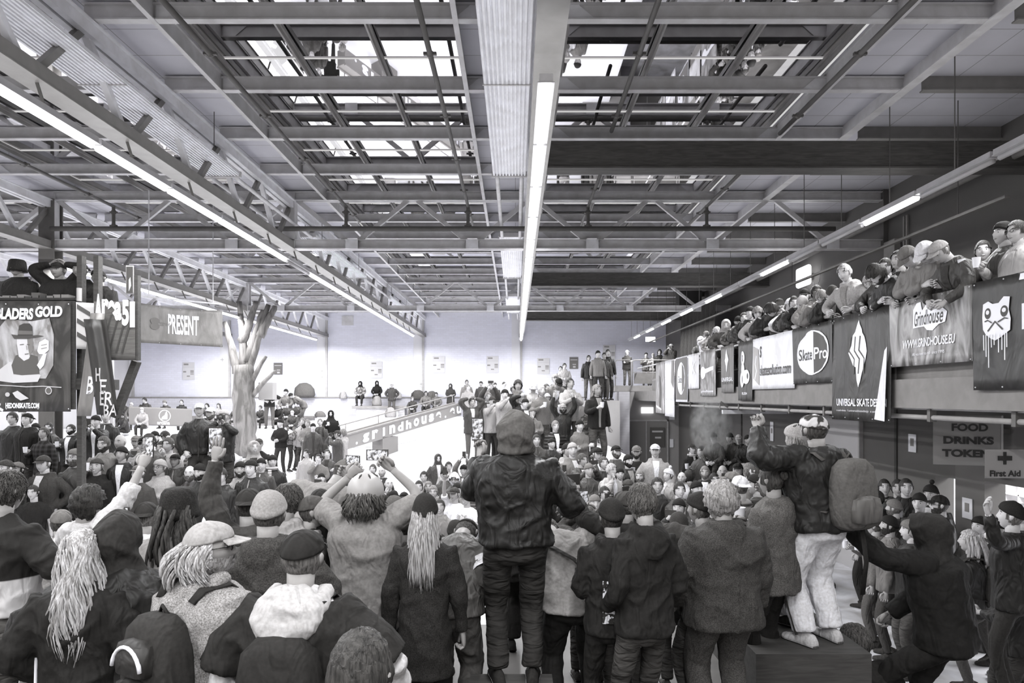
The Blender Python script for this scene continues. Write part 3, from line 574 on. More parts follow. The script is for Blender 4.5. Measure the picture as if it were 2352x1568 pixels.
bal('long pale hanging banner at the far end of the balcony', 1527, 1549, TOP-.04, 2.78, mat('banner', .72, .5), [('p', [(.1, .1), (.9, .06), (.9, .36), (.1, .44)], .85), ('t', 'PROSKATERS', .5, .30, .7, .04, B_, .3), ('p', [(.75, .98), (.95, .98), (.9, .5), (.7, .6)], .2)], .01)
bal('long grey picture banner hanging left of the pale one', 1506, 1526, TOP-.04, 2.85, mat('flame', .2, .5, .55), [('p', [(.4, .75), (.6, .7), (.7, .4), (.6, .1), (.4, .1), (.45, .4)], .1), ('p', [(.1, .12), (.7, .06), (.7, .09), (.1, .16)], .85)], .01)
# FOOD DRINKS TOKENS and First Aid boards, projecting from the wall
def board(label, x0, x1, z0, z1, y, ry, m, items, px=None):
    u = Vector((x1-x0, -ry, 0)); return banner(label, (x0, y, z0), u, (0, 0, z1-z0), m, items, 0, 1, name='sign_board', eyelets=False, cat='sign')
y = 9.5; k = y/F
board('grey board reading FOOD DRINKS TOKENS in black capitals', (2143-CX)*k, (2271-CX)*k, H-(1066-CY)*k, H-(953-CY)*k, y, .28, mat('paintwall', .26), [
    ('t', 'FOOD', .53, .76, .52, .155, {'bold': .04}, .02), ('t', 'DRINKS', .51, .50, .72, .155, {'bold': .05}, .02), ('t', 'TOKENS', .53, .24, .80, .155, {'bold': .05}, .02), ('p', [(.97, 0), (1, 0), (1, 1), (.97, 1)], .4)])
_r = [o for o in COL.objects if o.name.startswith('sign_board')][-1]; obj('bracket', MB().box((2271-CX)*k, 6.72, y+.02-.28, y+.05, 2.3, 2.36).box((2271-CX)*k, 6.72, y-.26, y+.05, 2.9, 2.96), darkst, _r)
y = 7.6; k = y/F
board('pale board reading First Aid below a black cross', (2262-CX)*k, (2360-CX)*k, H-(1098-CY)*k, H-(1032-CY)*k, y, .0, mat('paintwall', .3), [
    ('t', 'First Aid', .47, .17, .72, .22, {'bold': .04}, .02), ('p', [(.42, .48), (.50, .48), (.50, .92), (.42, .92)], .02), ('p', [(.29, .62), (.63, .62), (.63, .78), (.29, .78)], .02)])
# stage tower at the left: poster, hazard board, Area51 sign, cloth banners
Yt = 9.2; k = Yt/F; X_ = lambda px: (px-CX)*k; Z_ = lambda py: H-(py-CY)*k
root, fl = banner('large adventure-style poster with man in a brimmed hat, hung on the left platform', (X_(-60), Yt, Z_(945)), (X_(163)-X_(-60), 0, 0), (0, 0, Z_(692)-Z_(945)), mat('flame', .03, .5, .12), [
    ('p', [(.20, .30), (.2, .60), (.27, .76), (.35, .84), (.60, .82), (.78, .85), (.83, .70), (.82, .42), (.74, .30)], mat('flame', .2, .5, .75)), ('p', [(.25, .28), (.42, .26), (.66, .27), (.69, .33), (.52, .42), (.38, .45), (.27, .38)], .62),
    ('p', [(.42, .34), (.50, .33), (.68, .34), (.66, .50), (.55, .53), (.44, .51), (.40, .42)], .1), ('p', [(.45, .62), (.47, .50), (.52, .46), (.57, .48), (.61, .56), (.61, .68), (.45, .68)], .66), ('p', [(.58, .50), (.61, .56), (.61, .68), (.55, .68), (.56, .58)], .2),
    ('l', [(.48, .605), (.52, .61)], .004, .1), ('l', [(.55, .61), (.58, .605)], .004, .1), ('l', [(.53, .52), (.57, .525)], .004, .12), ('l', [(.545, .60), (.555, .56)], .003, .2),
    ('p', [(.40, .70), (.43, .66), (.55, .66), (.73, .685), (.66, .695), (.62, .69), (.48, .69)], .07), ('p', [(.46, .685), (.475, .78), (.52, .80), (.58, .80), (.61, .77), (.615, .69)], .05), ('p', [(.463, .70), (.472, .735), (.61, .73), (.614, .70)], .14),
    ('p', [(.66, .55), (.68, .63), (.74, .66), (.78, .64), (.78, .56), (.73, .52), (.68, .52)], .72), ('l', [(.70, .60), (.76, .61)], .004, .3), ('l', [(.70, .57), (.76, .58)], .004, .3), ('p', [(.72, .52), (.76, .53), (.73, .42), (.69, .38), (.66, .42)], .72),
    ('l', [(.28, .24), (.4, .235), (.55, .225), (.72, .23), (.92, .22)], .004, .6), ('e', .78, .19, .035, .035, .6), ('e', .78, .19, .027, .027, .12), ('p', [(.42, .17), (.47, .19), (.53, .15), (.58, .12), (.50, .10), (.45, .13)], .6), ('e', .37, .155, .025, .02, .55),
    ('t', 'BLADERS', .44, .885, .37, .105, {'bold': .05, 'shear': .1}, .85), ('t', 'GOLD', .79, .905, .29, .10, {'bold': .05, 'shear': .1}, .85), ('t', 'HEDONSKATE.COM', .52, .055, .34, .05, {'bold': .05}, .85), ('p', [(.27, .1), (.3, .07), (.29, .04), (.33, .02), (.32, .0), (.27, .02)], .8)], .018, 2.2)
struct_ = thing('stage_platform', 'tall dark platform behind the left poster where the speakers stand', 'platform', (0, 0, 0))
obj('deck', MB().box(X_(-60), X_(190), Yt+.1, Yt+.85, 3.5, 3.65), mat('wood', .05), struct_)
obj('front_panel', MB().box(X_(-60), X_(165), Yt+.04, Yt+.09, Z_(940), 4.7), mat('wood', .04), struct_)
for px in (158, 197): obj('post', MB().box(X_(px)-.035, X_(px)+.035, Yt+.22, Yt+.32, 0 if px < 160 else 3.4, 5.35 if px > 100 else 3.5), mat('wood', .05), struct_)
obj('brace', MB().beam((X_(276), Yt+.4, Z_(826)), (X_(225), Yt+.4, Z_(960)), .12, .08), mat('wood', .07), struct_)
TER.append((X_(-60), X_(190), Yt+.1, Yt+.85, 3.65, 3.65))
desk = thing('mixing_desk', 'dark mixing desk with cables on top of the left platform', 'audio desk', (0, Yt+.2, 4.72))
obj('top', MB().box(X_(-50), X_(160), -.1, .4, 0, .03), mat('plain', .03), desk); rnd = random.Random(3)
for i in range(9): x = X_(-10+17*i); obj('unit', MB().box(x-.06, x+.05, 0, .15, .03, .03+rnd.uniform(.03, .09)), mat('plain', rnd.choice((.03, .08, .2)), .4), desk)
tag(obj('drink_can', MB().tube([(X_(171), Yt+.1, 4.7), (X_(171), Yt+.1, 4.88)], .033, 12), mat('steel', .4, .3)), 'drink can on the corner of the left platform rail', 'can')
hz, fl = banner('grey hazard-striped board beside the big poster', (X_(168), Yt+.06, Z_(800)), (X_(199)-X_(168), .12, 0), (0, 0, Z_(692)-Z_(800)), mat('paintwall', .42), [('p', [(.05, z), (.75, z-.16), (.75, z-.06), (.05, z+.1)], .04) for z in (.86, .56, .27)], 0, 1, name='sign_board', eyelets=False, cat='sign')
a_, fl = banner('dark ribbed board with big pale lettering Area51', (X_(205), Yt+.1, Z_(826)), (X_(301)-X_(205), 0, 0), (0, 0, Z_(690)-Z_(826)), mat('wood', .12), [('p', [(x, .12), (x+.05, .12), (x+.3, .78), (x+.25, .78)], .05) for x in (-.02, .16, .34, .52, .66)] +
     [('t', c, x, .93-.16*x, .17 if c != '1' else .12, .44 if c in 'A51' else .32, {'bold': .05}, .7) for c, x in (('A', .12), ('r', .29), ('e', .44), ('a', .60), ('5', .78), ('1', .95))], 0, 1, name='sign_board', eyelets=False, cat='sign')
banner('small framed dark picture fixed high beside the left platform', (X_(260), Yt+.3, Z_(668)), (.11, 0, 0), (0, 0, .4), mat('plain', .5), [('p', [(.08, .04), (.92, .04), (.92, .96), (.08, .96)], .06), ('p', [(.4, .1), (.7, .3), (.6, .6), (.4, .5)], .6)], 0, 1, name='picture', eyelets=False, cat='picture')
tag(obj('post', MB().box(X_(296), X_(305), Yt+.12, Yt+.2, Z_(826), Z_(628)), mat('wood', .05)), 'black upright behind the Area51 board', 'post')
banner('grey cloth strip hanging in folds with a white letter', (X_(180), Yt-.05, Z_(955)), (X_(214)-X_(180), 0, 0), (.18, 0, Z_(720)-Z_(955)), mat('banner', .2), [('t', 'B', .74, .30, .4, .17, BB, .8)], .03, 1.2)
banner('dark draped cloth with large slanted capitals below the Area51 board', (X_(230), Yt-.1, Z_(952)), (X_(280)-X_(230), 0, 0), (-.16, 0, Z_(735)-Z_(952)), mat('banner', .03), [('t', 'H', .4, .42, .3, .14, IT, .5), ('t', 'E', .55, .30, .3, .14, IT, .55), ('t', 'ER', .55, .17, .5, .14, IT, .5), ('t', 'BA', .68, .05, .5, .12, IT, .5)], .05, 1.4)
# banner hung from the roof, arena board on the deck, posters on the back wall
Yp = 13.5; k2 = Yp/F
banner('grey hanging cloth banner with white upright letters and small year', ((310-CX)*k2, Yp, H-(786-CY)*k2), ((446-CX)*k2-(310-CX)*k2, 1.3, 0), (0, 0, .80), mat('banner', .20), [('t', 'PRESENT', .53, .54, .36, .55, {'bold': .03}, .85), ('t', '2016', .32, .52, .12, .1, B_, .2), ('e', .21, .58, .05, .09, .15), ('e', .21, .44, .05, .09, .15)], .03, 2.5, sag=.05)
tag(obj('banner_pole', MB().tube([((308-CX)*k2, Yp-.0, H-(683-CY)*k2+.04), ((446-CX)*k2, Yp+1.3, H-(683-CY)*k2+.04)], .018, 6).beam(((330-CX)*k2, Yp+.19, H-(683-CY)*k2+.04), ((330-CX)*k2, Yp+.19, ZT), .015, .015).beam(((430-CX)*k2, Yp+1.15, H-(683-CY)*k2+.04), ((430-CX)*k2, Yp+1.15, ZT), .015, .015), mat('steel', .75)), 'white pole and cords carrying the hanging grey cloth banner', 'pole')
Ya = 27.6; k3 = Ya/F; ax = lambda p: (p-CX)*k3; az = lambda p: H-(p-CY)*k3
banner('dark board with white ring emblem lying along the left of the back deck', (ax(296), Ya, az(975)), (ax(417)-ax(296), .9, -.12), (0, 0, az(933)-az(975)), mat('paintwall', .2), [('r', .56, .56, .095, .33, .12, .85), ('p', [(.50, .34), (.55, .36), (.60, .36), (.605, .6), (.59, .82), (.57, .72), (.56, .6), (.52, .5)], .85), ('t', 'arcana', .54, .14, .2, .14, {'bold': .03}, .85)], 0, 1, name='sign_board', eyelets=False, cat='sign')
k4 = YB/F
for i, (a, b, c, d) in enumerate(((420, 447, 872, 832), (851, 878, 868, 830), (994, 1022, 856, 818), (1118, 1145, 856, 818), (1234, 1262, 859, 822), (1385, 1413, 828, 792))):
    root = thing('poster', 'tall grey notice poster on the white back wall, %s from the left' % ordn(i), 'poster', ((a-CX)*k4, YB-.03, H-(c-CY)*k4), 'notice posters'); wd, ht = (b-a)*k4, (d-c)*-k4
    obj('sheet', MB().box(0, wd, 0, .02, 0, ht), mat('paintwall', .62), root); ink = MB()
    for x0, x1, z0, z1 in ((.1, .5, .84, .93), (.0, 1, .72, .725), (.05, .3, .42, .5), (.66, .95, .46, .54), (.66, .95, .38, .43), (.66, .95, .3, .34), (.36, .62, .18, .24)): ink.box(x0*wd, x1*wd, -.004, 0, z0*ht, z1*ht)
    obj('print', ink, mat('plain', .25), root)
for i, (a, b, c, d) in enumerate(((629, 649, 860, 833), (1308, 1328, 847, 820))):
    root = thing('poster', 'small dark poster on the back wall, %s' % ('right of the tree' if i == 0 else 'left of the people on the stairs'), 'poster', ((a-CX)*k4, YB-.03, H-(c-CY)*k4)); wd, ht = (b-a)*k4, (c-d)*k4
    obj('sheet', MB().box(0, wd, 0, .02, 0, ht), mat('plain', .15), root); ink = MB()
    for x0, x1, z0, z1 in ((.1, .9, .74, .8), (.35, .75, .35, .42), (.4, .7, .1, .25)): ink.box(x0*wd, x1*wd, -.004, 0, z0*ht, z1*ht)
    obj('print', ink, mat('plain', .5), root)
for i, (px, py) in enumerate(((512, 826), (1065*0+741, 852), (741, 866), (968, 882))):
    root = thing('notice', 'round no-smoking style notice on the back wall pillar, %s from the left' % ORD[i], 'notice', ((px-CX)*k4, YB-.09, H-(py-CY)*k4)); r_ = MB().tube([(0, 0, 0), (0, .02, 0)], .13, 16); obj('disc', r_, mat('plain', .75), root)
    obj('ring', MB().box(-.09, .09, -.006, 0, -.015, .015).box(-.012, .012, -.006, 0, -.09, .09), mat('plain', .35), root)
for i, (y_, z_, h_, n_) in enumerate(((12.0-.5, 2.62, .3, 'right of the tall dark post'), (14.9, 2.75, .3, 'beside the pale door'), (10.1, 1.75, .3, 'between the two lit openings'), (17.8, 2.5, .5, 'left of the pale door'))):
    root = thing('paper_notice', 'white paper notice taped on the lower right wall %s' % n_, 'notice', (6.69, y_, z_)); obj('sheet', MB().box(-.01, 0, -.11, .11, -h_/2, h_/2), mat('plain', .75), root); obj('print', MB().box(-.013, -.01, -.05, .05, -.05, .08), mat('plain', .2), root)
for i, (x, z, a, b) in enumerate(((6.42, 1.5, .1, .17), (6.45, 2.6, .14, .14))):
    tag(obj('paper_notice', MB().box(x-a, x+a*.5, 27.95, 27.99, z-b, z+b), mat('plain', .75)), ('white sheet by the grey double door', 'small pictogram sign right of the grey double door')[i], 'notice')
root = thing('poster', 'dark torn poster on the right leaf of the grey double door', 'poster', (5.8, 27.88, 1.85)); obj('sheet', MB().box(-.3, .3, 0, .02, -.5, .3), mat('plain', .08), root); obj('print', MB().box(-.22, .22, -.005, 0, .1, .17).box(-.1, .15, -.005, 0, -.15, -.08), mat('plain', .5), root)
# ledge lettering
root, P0, dv, hh, side = LEDGE
s = '.grindhouse.eu'; nrm = Vector((dv.y, -dv.x, 0)).normalized()
for i, c in enumerate(s):
    V, Fc = text_mesh(c, .05); t = .075+i*.069; big = c in 'dh'; wl, hl = (.29, .30) if c not in '.i' else ((.09, .09) if c == '.' else (.12, .3))
    if big: hl = .32
    dz = -.34 if c == '.' else -.22 if c != 'g' else -.25
    V3 = [P0+dv*t+dv.normalized()*(x*wl)+Vector((0, 0, dz+y*hl))+nrm*.012 for x, y in V]; obj('lettering', MB().add(V3, Fc), mat('plain', .9), root)
# smoke cloud over the people on the steps, things on the deck
sm = tag(link('smoke_cloud', MB().ball((0, 0, 0), 1, 20).mesh('smoke', True), mat('smoke', 14.)), 'pale drifting puff of smoke in front of the dark lower right wall', 'smoke', kind='stuff'); sm.location = (4.35, 15.2, 2.75); sm.scale = (.5, .4, .75)
def bag(label, x, y, z, sx, sz, v, kind='bag'):
    root = thing(kind, label, kind.replace('_', ' '), (x, y, z)); m_ = MB()
    m_.tube([(0, 0, 0), (0, 0, sz*.15), (0, 0, sz*.6), (.03, 0, sz*.9), (.03, 0, sz)], [(sx*.5, sx*.3), (sx*.55, sx*.35), (sx*.5, sx*.3), (sx*.3, sx*.2), (sx*.08, sx*.06)], 12); obj('body', m_, mat('cloth', v), root, True)
    obj('strap', MB().tube([(-sx*.3, -.1, sz*.8), (-sx*.45, -.2, sz*.4), (-sx*.4, -.15, 0)], .02, 6), mat('cloth', v*.6), root, True)
bag('big dark rucksack lying on the block ledge right of the tree', -10.8, YB-.45, 3.4, 1.0, .72, .13, 'backpack')
bag('dark jacket hung over the wall ledge, middle of three', -5.0-.0, YB-.32, 3.25, .7, .5, .1, 'jacket'); bag('pale patterned bag on the wall ledge left of the hung jackets', -6.1+.0-.0, YB-.32, 3.3, .5, .4, .45, 'bag'); bag('rightmost dark jacket hung over the wall ledge with sleeves down', -4.3*1.0, YB-.32, 3.15, .6, .55, .12, 'jacket')
bag('small pale bag on the wall ledge beside the pillar notices', -9.15+.3, YB-.32, 3.3, .35, .4, .4, 'bag'); bag('patterned camouflage bag between the two people on the bench', -6.9, 34.0, 2.95, .45, .5, .3, 'bag')
bag('grey rucksack on the deck beside the bench', -6.1, 33.3, 2.4, .5, .5, .35, 'backpack'); bag('dark shoes and bag on the deck left of the bench', -9.6, 33.6, 2.4, .5, .3, .15, 'bag')
tag(obj('water_bottle', MB().tube([(-5.75, 33.2, 2.4), (-5.75, 33.2, 2.6), (-5.75, 33.2, 2.63), (-5.75, 33.2, 2.68)], [.04, .04, .015, .015], 8), mat('plain', .7), None, True), 'clear bottle standing beside the grey rucksack', 'bottle')
# ================================================================ people
nA = np.array
def rotx(a): c, s = math.cos(a), math.sin(a); return nA([[1, 0, 0], [0, c, -s], [0, s, c]])
def rotz(a): c, s = math.cos(a), math.sin(a); return nA([[c, -s, 0], [s, c, 0], [0, 0, 1]])
def unit(v): v = nA(v, ) if not isinstance(v, np.ndarray) else v; return v/(np.linalg.norm(v)+1e-9)
def ik(a, t, l1, l2, hint):
    a, t, hint = nA(a, ).astype(float), nA(t, ).astype(float), nA(hint, ).astype(float); d = t-a; L = np.linalg.norm(d)
    if L > (l1+l2)*.995: t = a+d/L*(l1+l2)*.995; d = t-a; L = np.linalg.norm(d)
    x = (l1*l1-l2*l2+L*L)/(2*L); h = math.sqrt(max(1e-6, l1*l1-x*x)); u = d/L; p = hint-u*(hint@u); p = p/(np.linalg.norm(p)+1e-9)
    return a+u*x+p*h, t
# ---- head: grid on deformed ellipsoid, y forward, origin between the ears
def headpt(ph, th, off=0.):
    """ph azimuth (0 = forward), th elevation"""
    x, y, z = math.sin(ph)*math.cos(th), math.cos(ph)*math.cos(th), math.sin(th)
    a, b, c = .077+off, .097+off, .118+off; X, Y, Z = x*a, y*b, z*c
    if z < 0:
        t = -z; X *= 1-.30*t**1.6; Y = Y*(1-.10*t)+.012*t if y > 0 else Y*(1-.45*t)
    else: Y *= 1+.03*z
    if y > 0:
        f = y; g = lambda cx, cz, sx, sz: math.exp(-((X-cx)/sx)**2-((Z-cz)/sz)**2)
        Y -= .006*f
        Y += .024*math.exp(-(X/.0105)**2)*max(0, min(1, (.03-Z)/.055))*(1 if Z > -.030 else math.exp(-((Z+.030)/.008)**2))
        for s in (-1, 1):
            Y -= .014*g(s*.031, .008, .016, .014); Y += .008*g(s*.028, .034, .024, .009); Y += .004*g(s*.045, -.018, .018, .02); Y += .006*g(s*.011, -.026, .008, .007)
        Y += .007*g(0, -.058, .024, .011)-.004*g(0, -.0590, .024, .0028)-.004*g(0, -.076, .02, .006)+.010*g(0, -.097, .022, .016)
    return X, Y, Z
def headgrid(n_lat, n_lon, off=0., mask=None, jit=0., seed=0, thick=0.):
    rs = []; rnd = random.Random(seed); V = []; idx = {}
    for i in range(n_lat+1):
        th = -math.pi/2+math.pi*i/n_lat; th = th*.98
        for j in range(n_lon):
            t = j/n_lon*2-1; ph = math.pi*(abs(t)**1.35)*(1 if t > 0 else -1)
            o = off+(rnd.uniform(-jit, jit) if jit else 0); V.append(headpt(ph, th, o)); idx[i, j] = (th, ph)
    Fc = []
    for i in range(n_lat):
        for j in range(n_lon):
            k = (j+1) % n_lon; f = (i*n_lon+j, i*n_lon+k, (i+1)*n_lon+k, (i+1)*n_lon+j)
            if mask:
                c = sum(nA(V[q]) for q in f)/4
                if not mask(*c): continue
            Fc.append(f)
    return V, Fc
HEADZ = nA([0, .02, 1.66]); NECK = nA([0, -.012, 1.52])
class Frame:      # places head-local points: pitch / yaw about the neck, then the lean of the torso
    def __init__(s, pose): s.p = pose; s.Rh = rotz(R(pose.get('yaw', 0)))@rotx(R(pose.get('pitch', 0)))@rotx(0)
    def head(s, P): P = nA(P).reshape(-1, 3); return s.body((P+HEADZ-NECK)@s.Rh.T+NECK)
    def body(s, P):
        P = nA(P).reshape(-1, 3).astype(float).copy(); L = R(s.p.get('lean', 0)); pz = .93
        w_ = np.clip((P[:, 2]-pz)/.30, 0, 1)
        Q = P-nA([0, 0, pz]); out = Q.copy(); a = -L*w_
        out[:, 1] = Q[:, 1]*np.cos(a)-Q[:, 2]*np.sin(a); out[:, 2] = Q[:, 1]*np.sin(a)+Q[:, 2]*np.cos(a)
        side = R(s.p.get('side', 0))*w_; o2 = out.copy(); o2[:, 0] = out[:, 0]*np.cos(side)+out[:, 2]*np.sin(side); o2[:, 2] = -out[:, 0]*np.sin(side)+out[:, 2]*np.cos(side)
        tw = R(s.p.get('twist', 0))*w_; o3 = o2.copy(); o3[:, 0] = o2[:, 0]*np.cos(tw)-o2[:, 1]*np.sin(tw); o3[:, 1] = o2[:, 0]*np.sin(tw)+o2[:, 1]*np.cos(tw)
        return o3+nA([0, 0, pz+s.p.get('dz', 0)])+nA([s.p.get('dx', 0), s.p.get('dy', 0), 0])
D = (.27, .03, .86); DH = (.6, -1, .1)
POSE = {
 'down': dict(R=D, L=D), 'pocket': dict(R=(.21, .10, .98), L=(.21, .10, .98), hr=(1, -.7, 0), hl=(1, -.7, 0)),
 'cross': dict(R=(-.13, .20, 1.24), L=(-.12, .23, 1.19), hr=(.8, -.1, -1), hl=(.8, -.1, -1)),
 'phone': dict(R=(.05, .33, 1.56), L=(.06, .32, 1.53), hr=(.8, 0, -1), hl=(.8, 0, -1), item='phone'),
 'cam': dict(R=(.05, .20, 1.58), L=(.06, .21, 1.56), hr=(.9, 0, -.8), hl=(.9, 0, -.8), item='camera'),
 'filmup': dict(R=(.10, .26, 1.98), L=D, hr=(.8, .4, -.5), item='phone'), 'filmup2': dict(R=(.08, .22, 1.92), L=(.08, .22, 1.92), hr=(.9, .2, -.3), hl=(.9, .2, -.3), item='phone'),
 'raise': dict(R=(.26, .08, 1.98), L=D, hr=(.8, .3, -.3), fist=0), 'raisel': dict(L=(.24, .10, 1.98), R=D, hl=(.8, .3, -.3), fist=0), 'raise2': dict(R=(.24, .08, 1.96), L=(.24, .08, 1.96), hr=(.8, .3, -.3), hl=(.8, .3, -.3), fist=0),
 'hold': dict(R=(.09, .02, 1.76), L=(.09, .02, 1.76), hr=(1, .1, .2), hl=(1, .1, .2)), 'clap': dict(R=(.03, .32, 1.34), L=(.03, .32, 1.34), hr=(.8, -.2, -1), hl=(.8, -.2, -1), fist=0),
 'drink': dict(R=(.12, .28, 1.30), L=D, hr=(.7, -.3, -1), item='cup'), 'mouth': dict(R=(.06, .16, 1.50), L=(.02, .22, 1.20), hr=(.9, .2, -1), hl=(.8, 0, -1)),
 'rail': dict(R=(.18, .38, 1.10), L=(.18, .36, 1.10), hr=(1, -.4, -.2), hl=(1, -.4, -.2), lean=22), 'rail2': dict(R=(.10, .40, 1.12), L=(.12, .38, 1.10), hr=(1, -.4, -.2), hl=(1, -.4, -.2), lean=42, pitch=-10), 'railup': dict(R=(.2, .32, 1.12), L=D, hr=(1, -.5, -.2), lean=8),
 'point': dict(R=(.45, .42, 1.42), L=D, hr=(.6, -.5, -.6)), 'shade': dict(R=(.06, .12, 1.70), L=D, hr=(1, .3, 0)), 'hips': dict(R=(.19, .02, 1.04), L=(.19, .02, 1.04), hr=(1, -.6, .1), hl=(1, -.6, .1)),
 'front': dict(R=(.05, .26, 1.15), L=(.05, .26, 1.13), hr=(.9, -.5, -.4), hl=(.9, -.5, -.4)), 'bend': dict(R=(.15, .34, 1.05), L=(.15, .30, 1.05), hr=(.9, -.5, -.2), hl=(.9, -.5, -.2), lean=48),
 'sit': dict(R=(.10, .36, .96+.1), L=(.10, .36, 1.06), hr=(1, -.3, -.3), hl=(1, -.3, -.3), lean=12, dz=-.45, foot=.42), 'squat': dict(R=(.1, .36, 1.1), L=(.1, .36, 1.1), hr=(1, -.3, -.3), hl=(1, -.3, -.3), lean=18, dz=-.62, foot=.25),
 'slant': dict(L=(.52, .12, 1.74), R=D, hl=(.7, .1, -.6), fist=.25), 'hang': dict(R=(.14, .46, .98), L=(.14, .5, .95), hr=(1, -.3, -.2), hl=(1, -.3, -.2), lean=34, pitch=-8),
}
def resolve(pose):
    fr = Frame(pose); P = {}
    for s, k, hk in ((1, 'R', 'hr'), (-1, 'L', 'hl')):
        sh = fr.body([s*.182, -.01, 1.435])[0]
        t = nA(pose.get(k, D), ).astype(float); t = nA([s*t[0], t[1], t[2]+pose.get('dz', 0)]); t[0] += pose.get('dx', 0); t[1] += pose.get('dy', 0)
        h = nA(pose.get(hk, DH), ).astype(float); h = nA([s*h[0], h[1], h[2]])
        if t[2]-pose.get('dz', 0) > 1.6 and pose.get(k, D) is not D: sh = sh+nA([-.01*s, 0, .03])
        el, wr = ik(sh, t, .29, .265, h); P[k] = (sh, el, wr)
    for s, k in ((1, 'l1'), (-1, 'l2')):
        hip = nA([s*.095+pose.get('dx', 0), pose.get('dy', 0), .90+pose.get('dz', 0)]); st = pose.get('stance', .12); fy = pose.get('foot', 0.)+(pose.get('stag', 0)*s)
        ft = nA([s*st, fy, .09]); kn = nA([s*.12, 1, .3]) if pose.get('foot', 0) else nA([s*.1, 1, 0])
        if k in pose: ft = nA(pose[k])
        knee, an = ik(hip, ft, .43, .42, kn); P[k] = (hip, knee, an)
    return fr, P
# ---- hand
HANDS = {}
def hand_parts(curl, hi):
    """local: origin wrist, +x towards fingertips, +y thumb side, palm facing -z; curl 0..1"""
    key = (curl, hi)
    if key in HANDS: return HANDS[key]
    mb = MB(); n = 8 if hi else 5
    mb.tube([(-.01, 0, 0), (.012, 0, 0), (.045, .002, 0), (.078, .002, 0), (.092, .002, -.001)], [(.024, .017), (.029, .018), (.040, .017), (.041, .014), (.036, .010)], 10 if hi else 7, up=(0, 1, 0))
    for k, (y, L, r) in enumerate(((.031, .070, .0088), (.010, .079, .0092), (-.012, .073, .0088), (-.032, .058, .0080))):
        p = nA([.084, y, 0.]); a = 0.; pts = [p.copy()]; spread = (y)*.9*(1-curl)
        for s_, f in ((.45, .75), (.30, .95), (.25, .6)):
            a += curl*1.75*f*(1+.12*k)+.08; p = p+nA([math.cos(a)*L*s_*math.cos(spread), math.sin(spread)*L*s_, -math.sin(a)*L*s_]); pts.append(p.copy())
        mb.tube(pts, [r*1.05, r, r*.92, r*.7], n)
    c = curl; mb.tube([(.018, .022, -.004), (.040, .048-.006*c, -.012-.012*c), (.066, .058-.018*c, -.018-.024*c), (.086, .058-.034*c, -.020-.034*c)], [.014, .0125, .0105, .008], n)
    HANDS[key] = (np.concatenate(mb.v), list(mb.f)); return HANDS[key]
def add_hand(mb, wrist, fdir, thumb, curl, hi, s=1.06, sgn=1):
    V, Fc = hand_parts(curl, hi); x = unit(nA(fdir)); y = nA(thumb)-x*(nA(thumb)@x); y = unit(y); z = np.cross(x, y)*sgn
    M = np.stack([x, y, z], 0); W = (V*s)@M+wrist
    mb.add(W, Fc if np.linalg.det(M) > 0 else [tuple(reversed(f)) for f in Fc])
def limb(mb, a, b, c, r, n=10, wr=0., cap=True, seed=0):
    """tapering two-bone tube with bunched cloth rings when wr > 0"""
    rnd = random.Random(seed); pts, rs = [], []; K = 16 if wr else 7
    for seg, (p, q, r0, r1) in enumerate(((a, b, r[0], r[1]), (b, c, r[1], r[2]))):
        for i in range(K+(seg)):
            t = i/K; 
            if seg and i == 0: continue
            pts.append(p+(q-p)*t); rr = r0+(r1-r0)*t
            if wr: u = (seg+t); near = .35+.65*math.exp(-((u-1)/.28)**2)+.7*max(0, (u-1.6)/.4); rr *= 1+wr*near*math.sin(i*2.4+seg*1.7+rnd.uniform(-.5, .5))
            rs.append(rr)
    # round the bend
    P_ = nA(pts); Q = P_.copy()
    for _ in range(2): Q[1:-1] = (Q[:-2]+2*Q[1:-1]+Q[2:])/4
    mb.tube(Q, rs, n); return Q
def torso(mb, fr, z0, z1, bulk, n=14, fem=0., flare=0., wr=0.):
    st = [(.62, .20, .14, 0), (.72, .193, .135, 0), (.82, .183, .130, -.004), (.92, .176, .126, -.008), (1.02, .166, .118, -.004), (1.10, .164, .115, 0), (1.20, .176, .122, .004), (1.30, .190, .126, .004), (1.38, .196, .120, 0), (1.44, .178, .105, -.008), (1.485, .118, .085, -.012), (1.52, .070, .066, -.012), (1.555, .058, .06, -.008)]
    rs = []; zs = np.linspace(z0, z1, 26 if wr else 13)
    for i, z in enumerate(zs):
        q = [np.interp(z, [s[0] for s in st], [s[k] for s in st]) for k in (1, 2, 3)]; b = bulk if z < 1.4 else bulk*max(0, (1.52-z)/.12); e = flare*max(0, (1.0-z)/.3)
        k = 1+wr*math.sin(i*2.3)*(1.3-z if z < 1.3 else 0)
        w_, d_ = (q[0]*(1-.10*fem)+b+e)*k, (q[1]+b*1.1+e)*k; th = np.arange(n)*2*math.pi/n
        cx, sx = np.cos(th), np.sin(th); ex = .82
        rs.append(fr.body(np.stack([w_*np.sign(cx)*np.abs(cx)**ex, q[2]+d_*np.sign(sx)*np.abs(sx)**ex, np.full(n, z)], 1)))
    mb.rings(rs)
def remesh(o, vox, fold=.0, seed=0, it=4):
    m = o.modifiers.new('r', 'REMESH'); m.mode = 'VOXEL'; m.voxel_size = vox; m.use_smooth_shade = True
    if it: s = o.modifiers.new('s', 'SMOOTH'); s.iterations = it; s.factor = .5
    if fold:
        for tx_, st_ in ((fold_tex(seed % 3), fold*1.9), (fold_tex(3), fold*.8)): d = o.modifiers.new('d', 'DISPLACE'); d.texture = tx_; d.strength = st_; d.mid_level = .12 if tx_ is not FT.get(3) else .5; d.texture_coords = 'LOCAL'
FT = {}
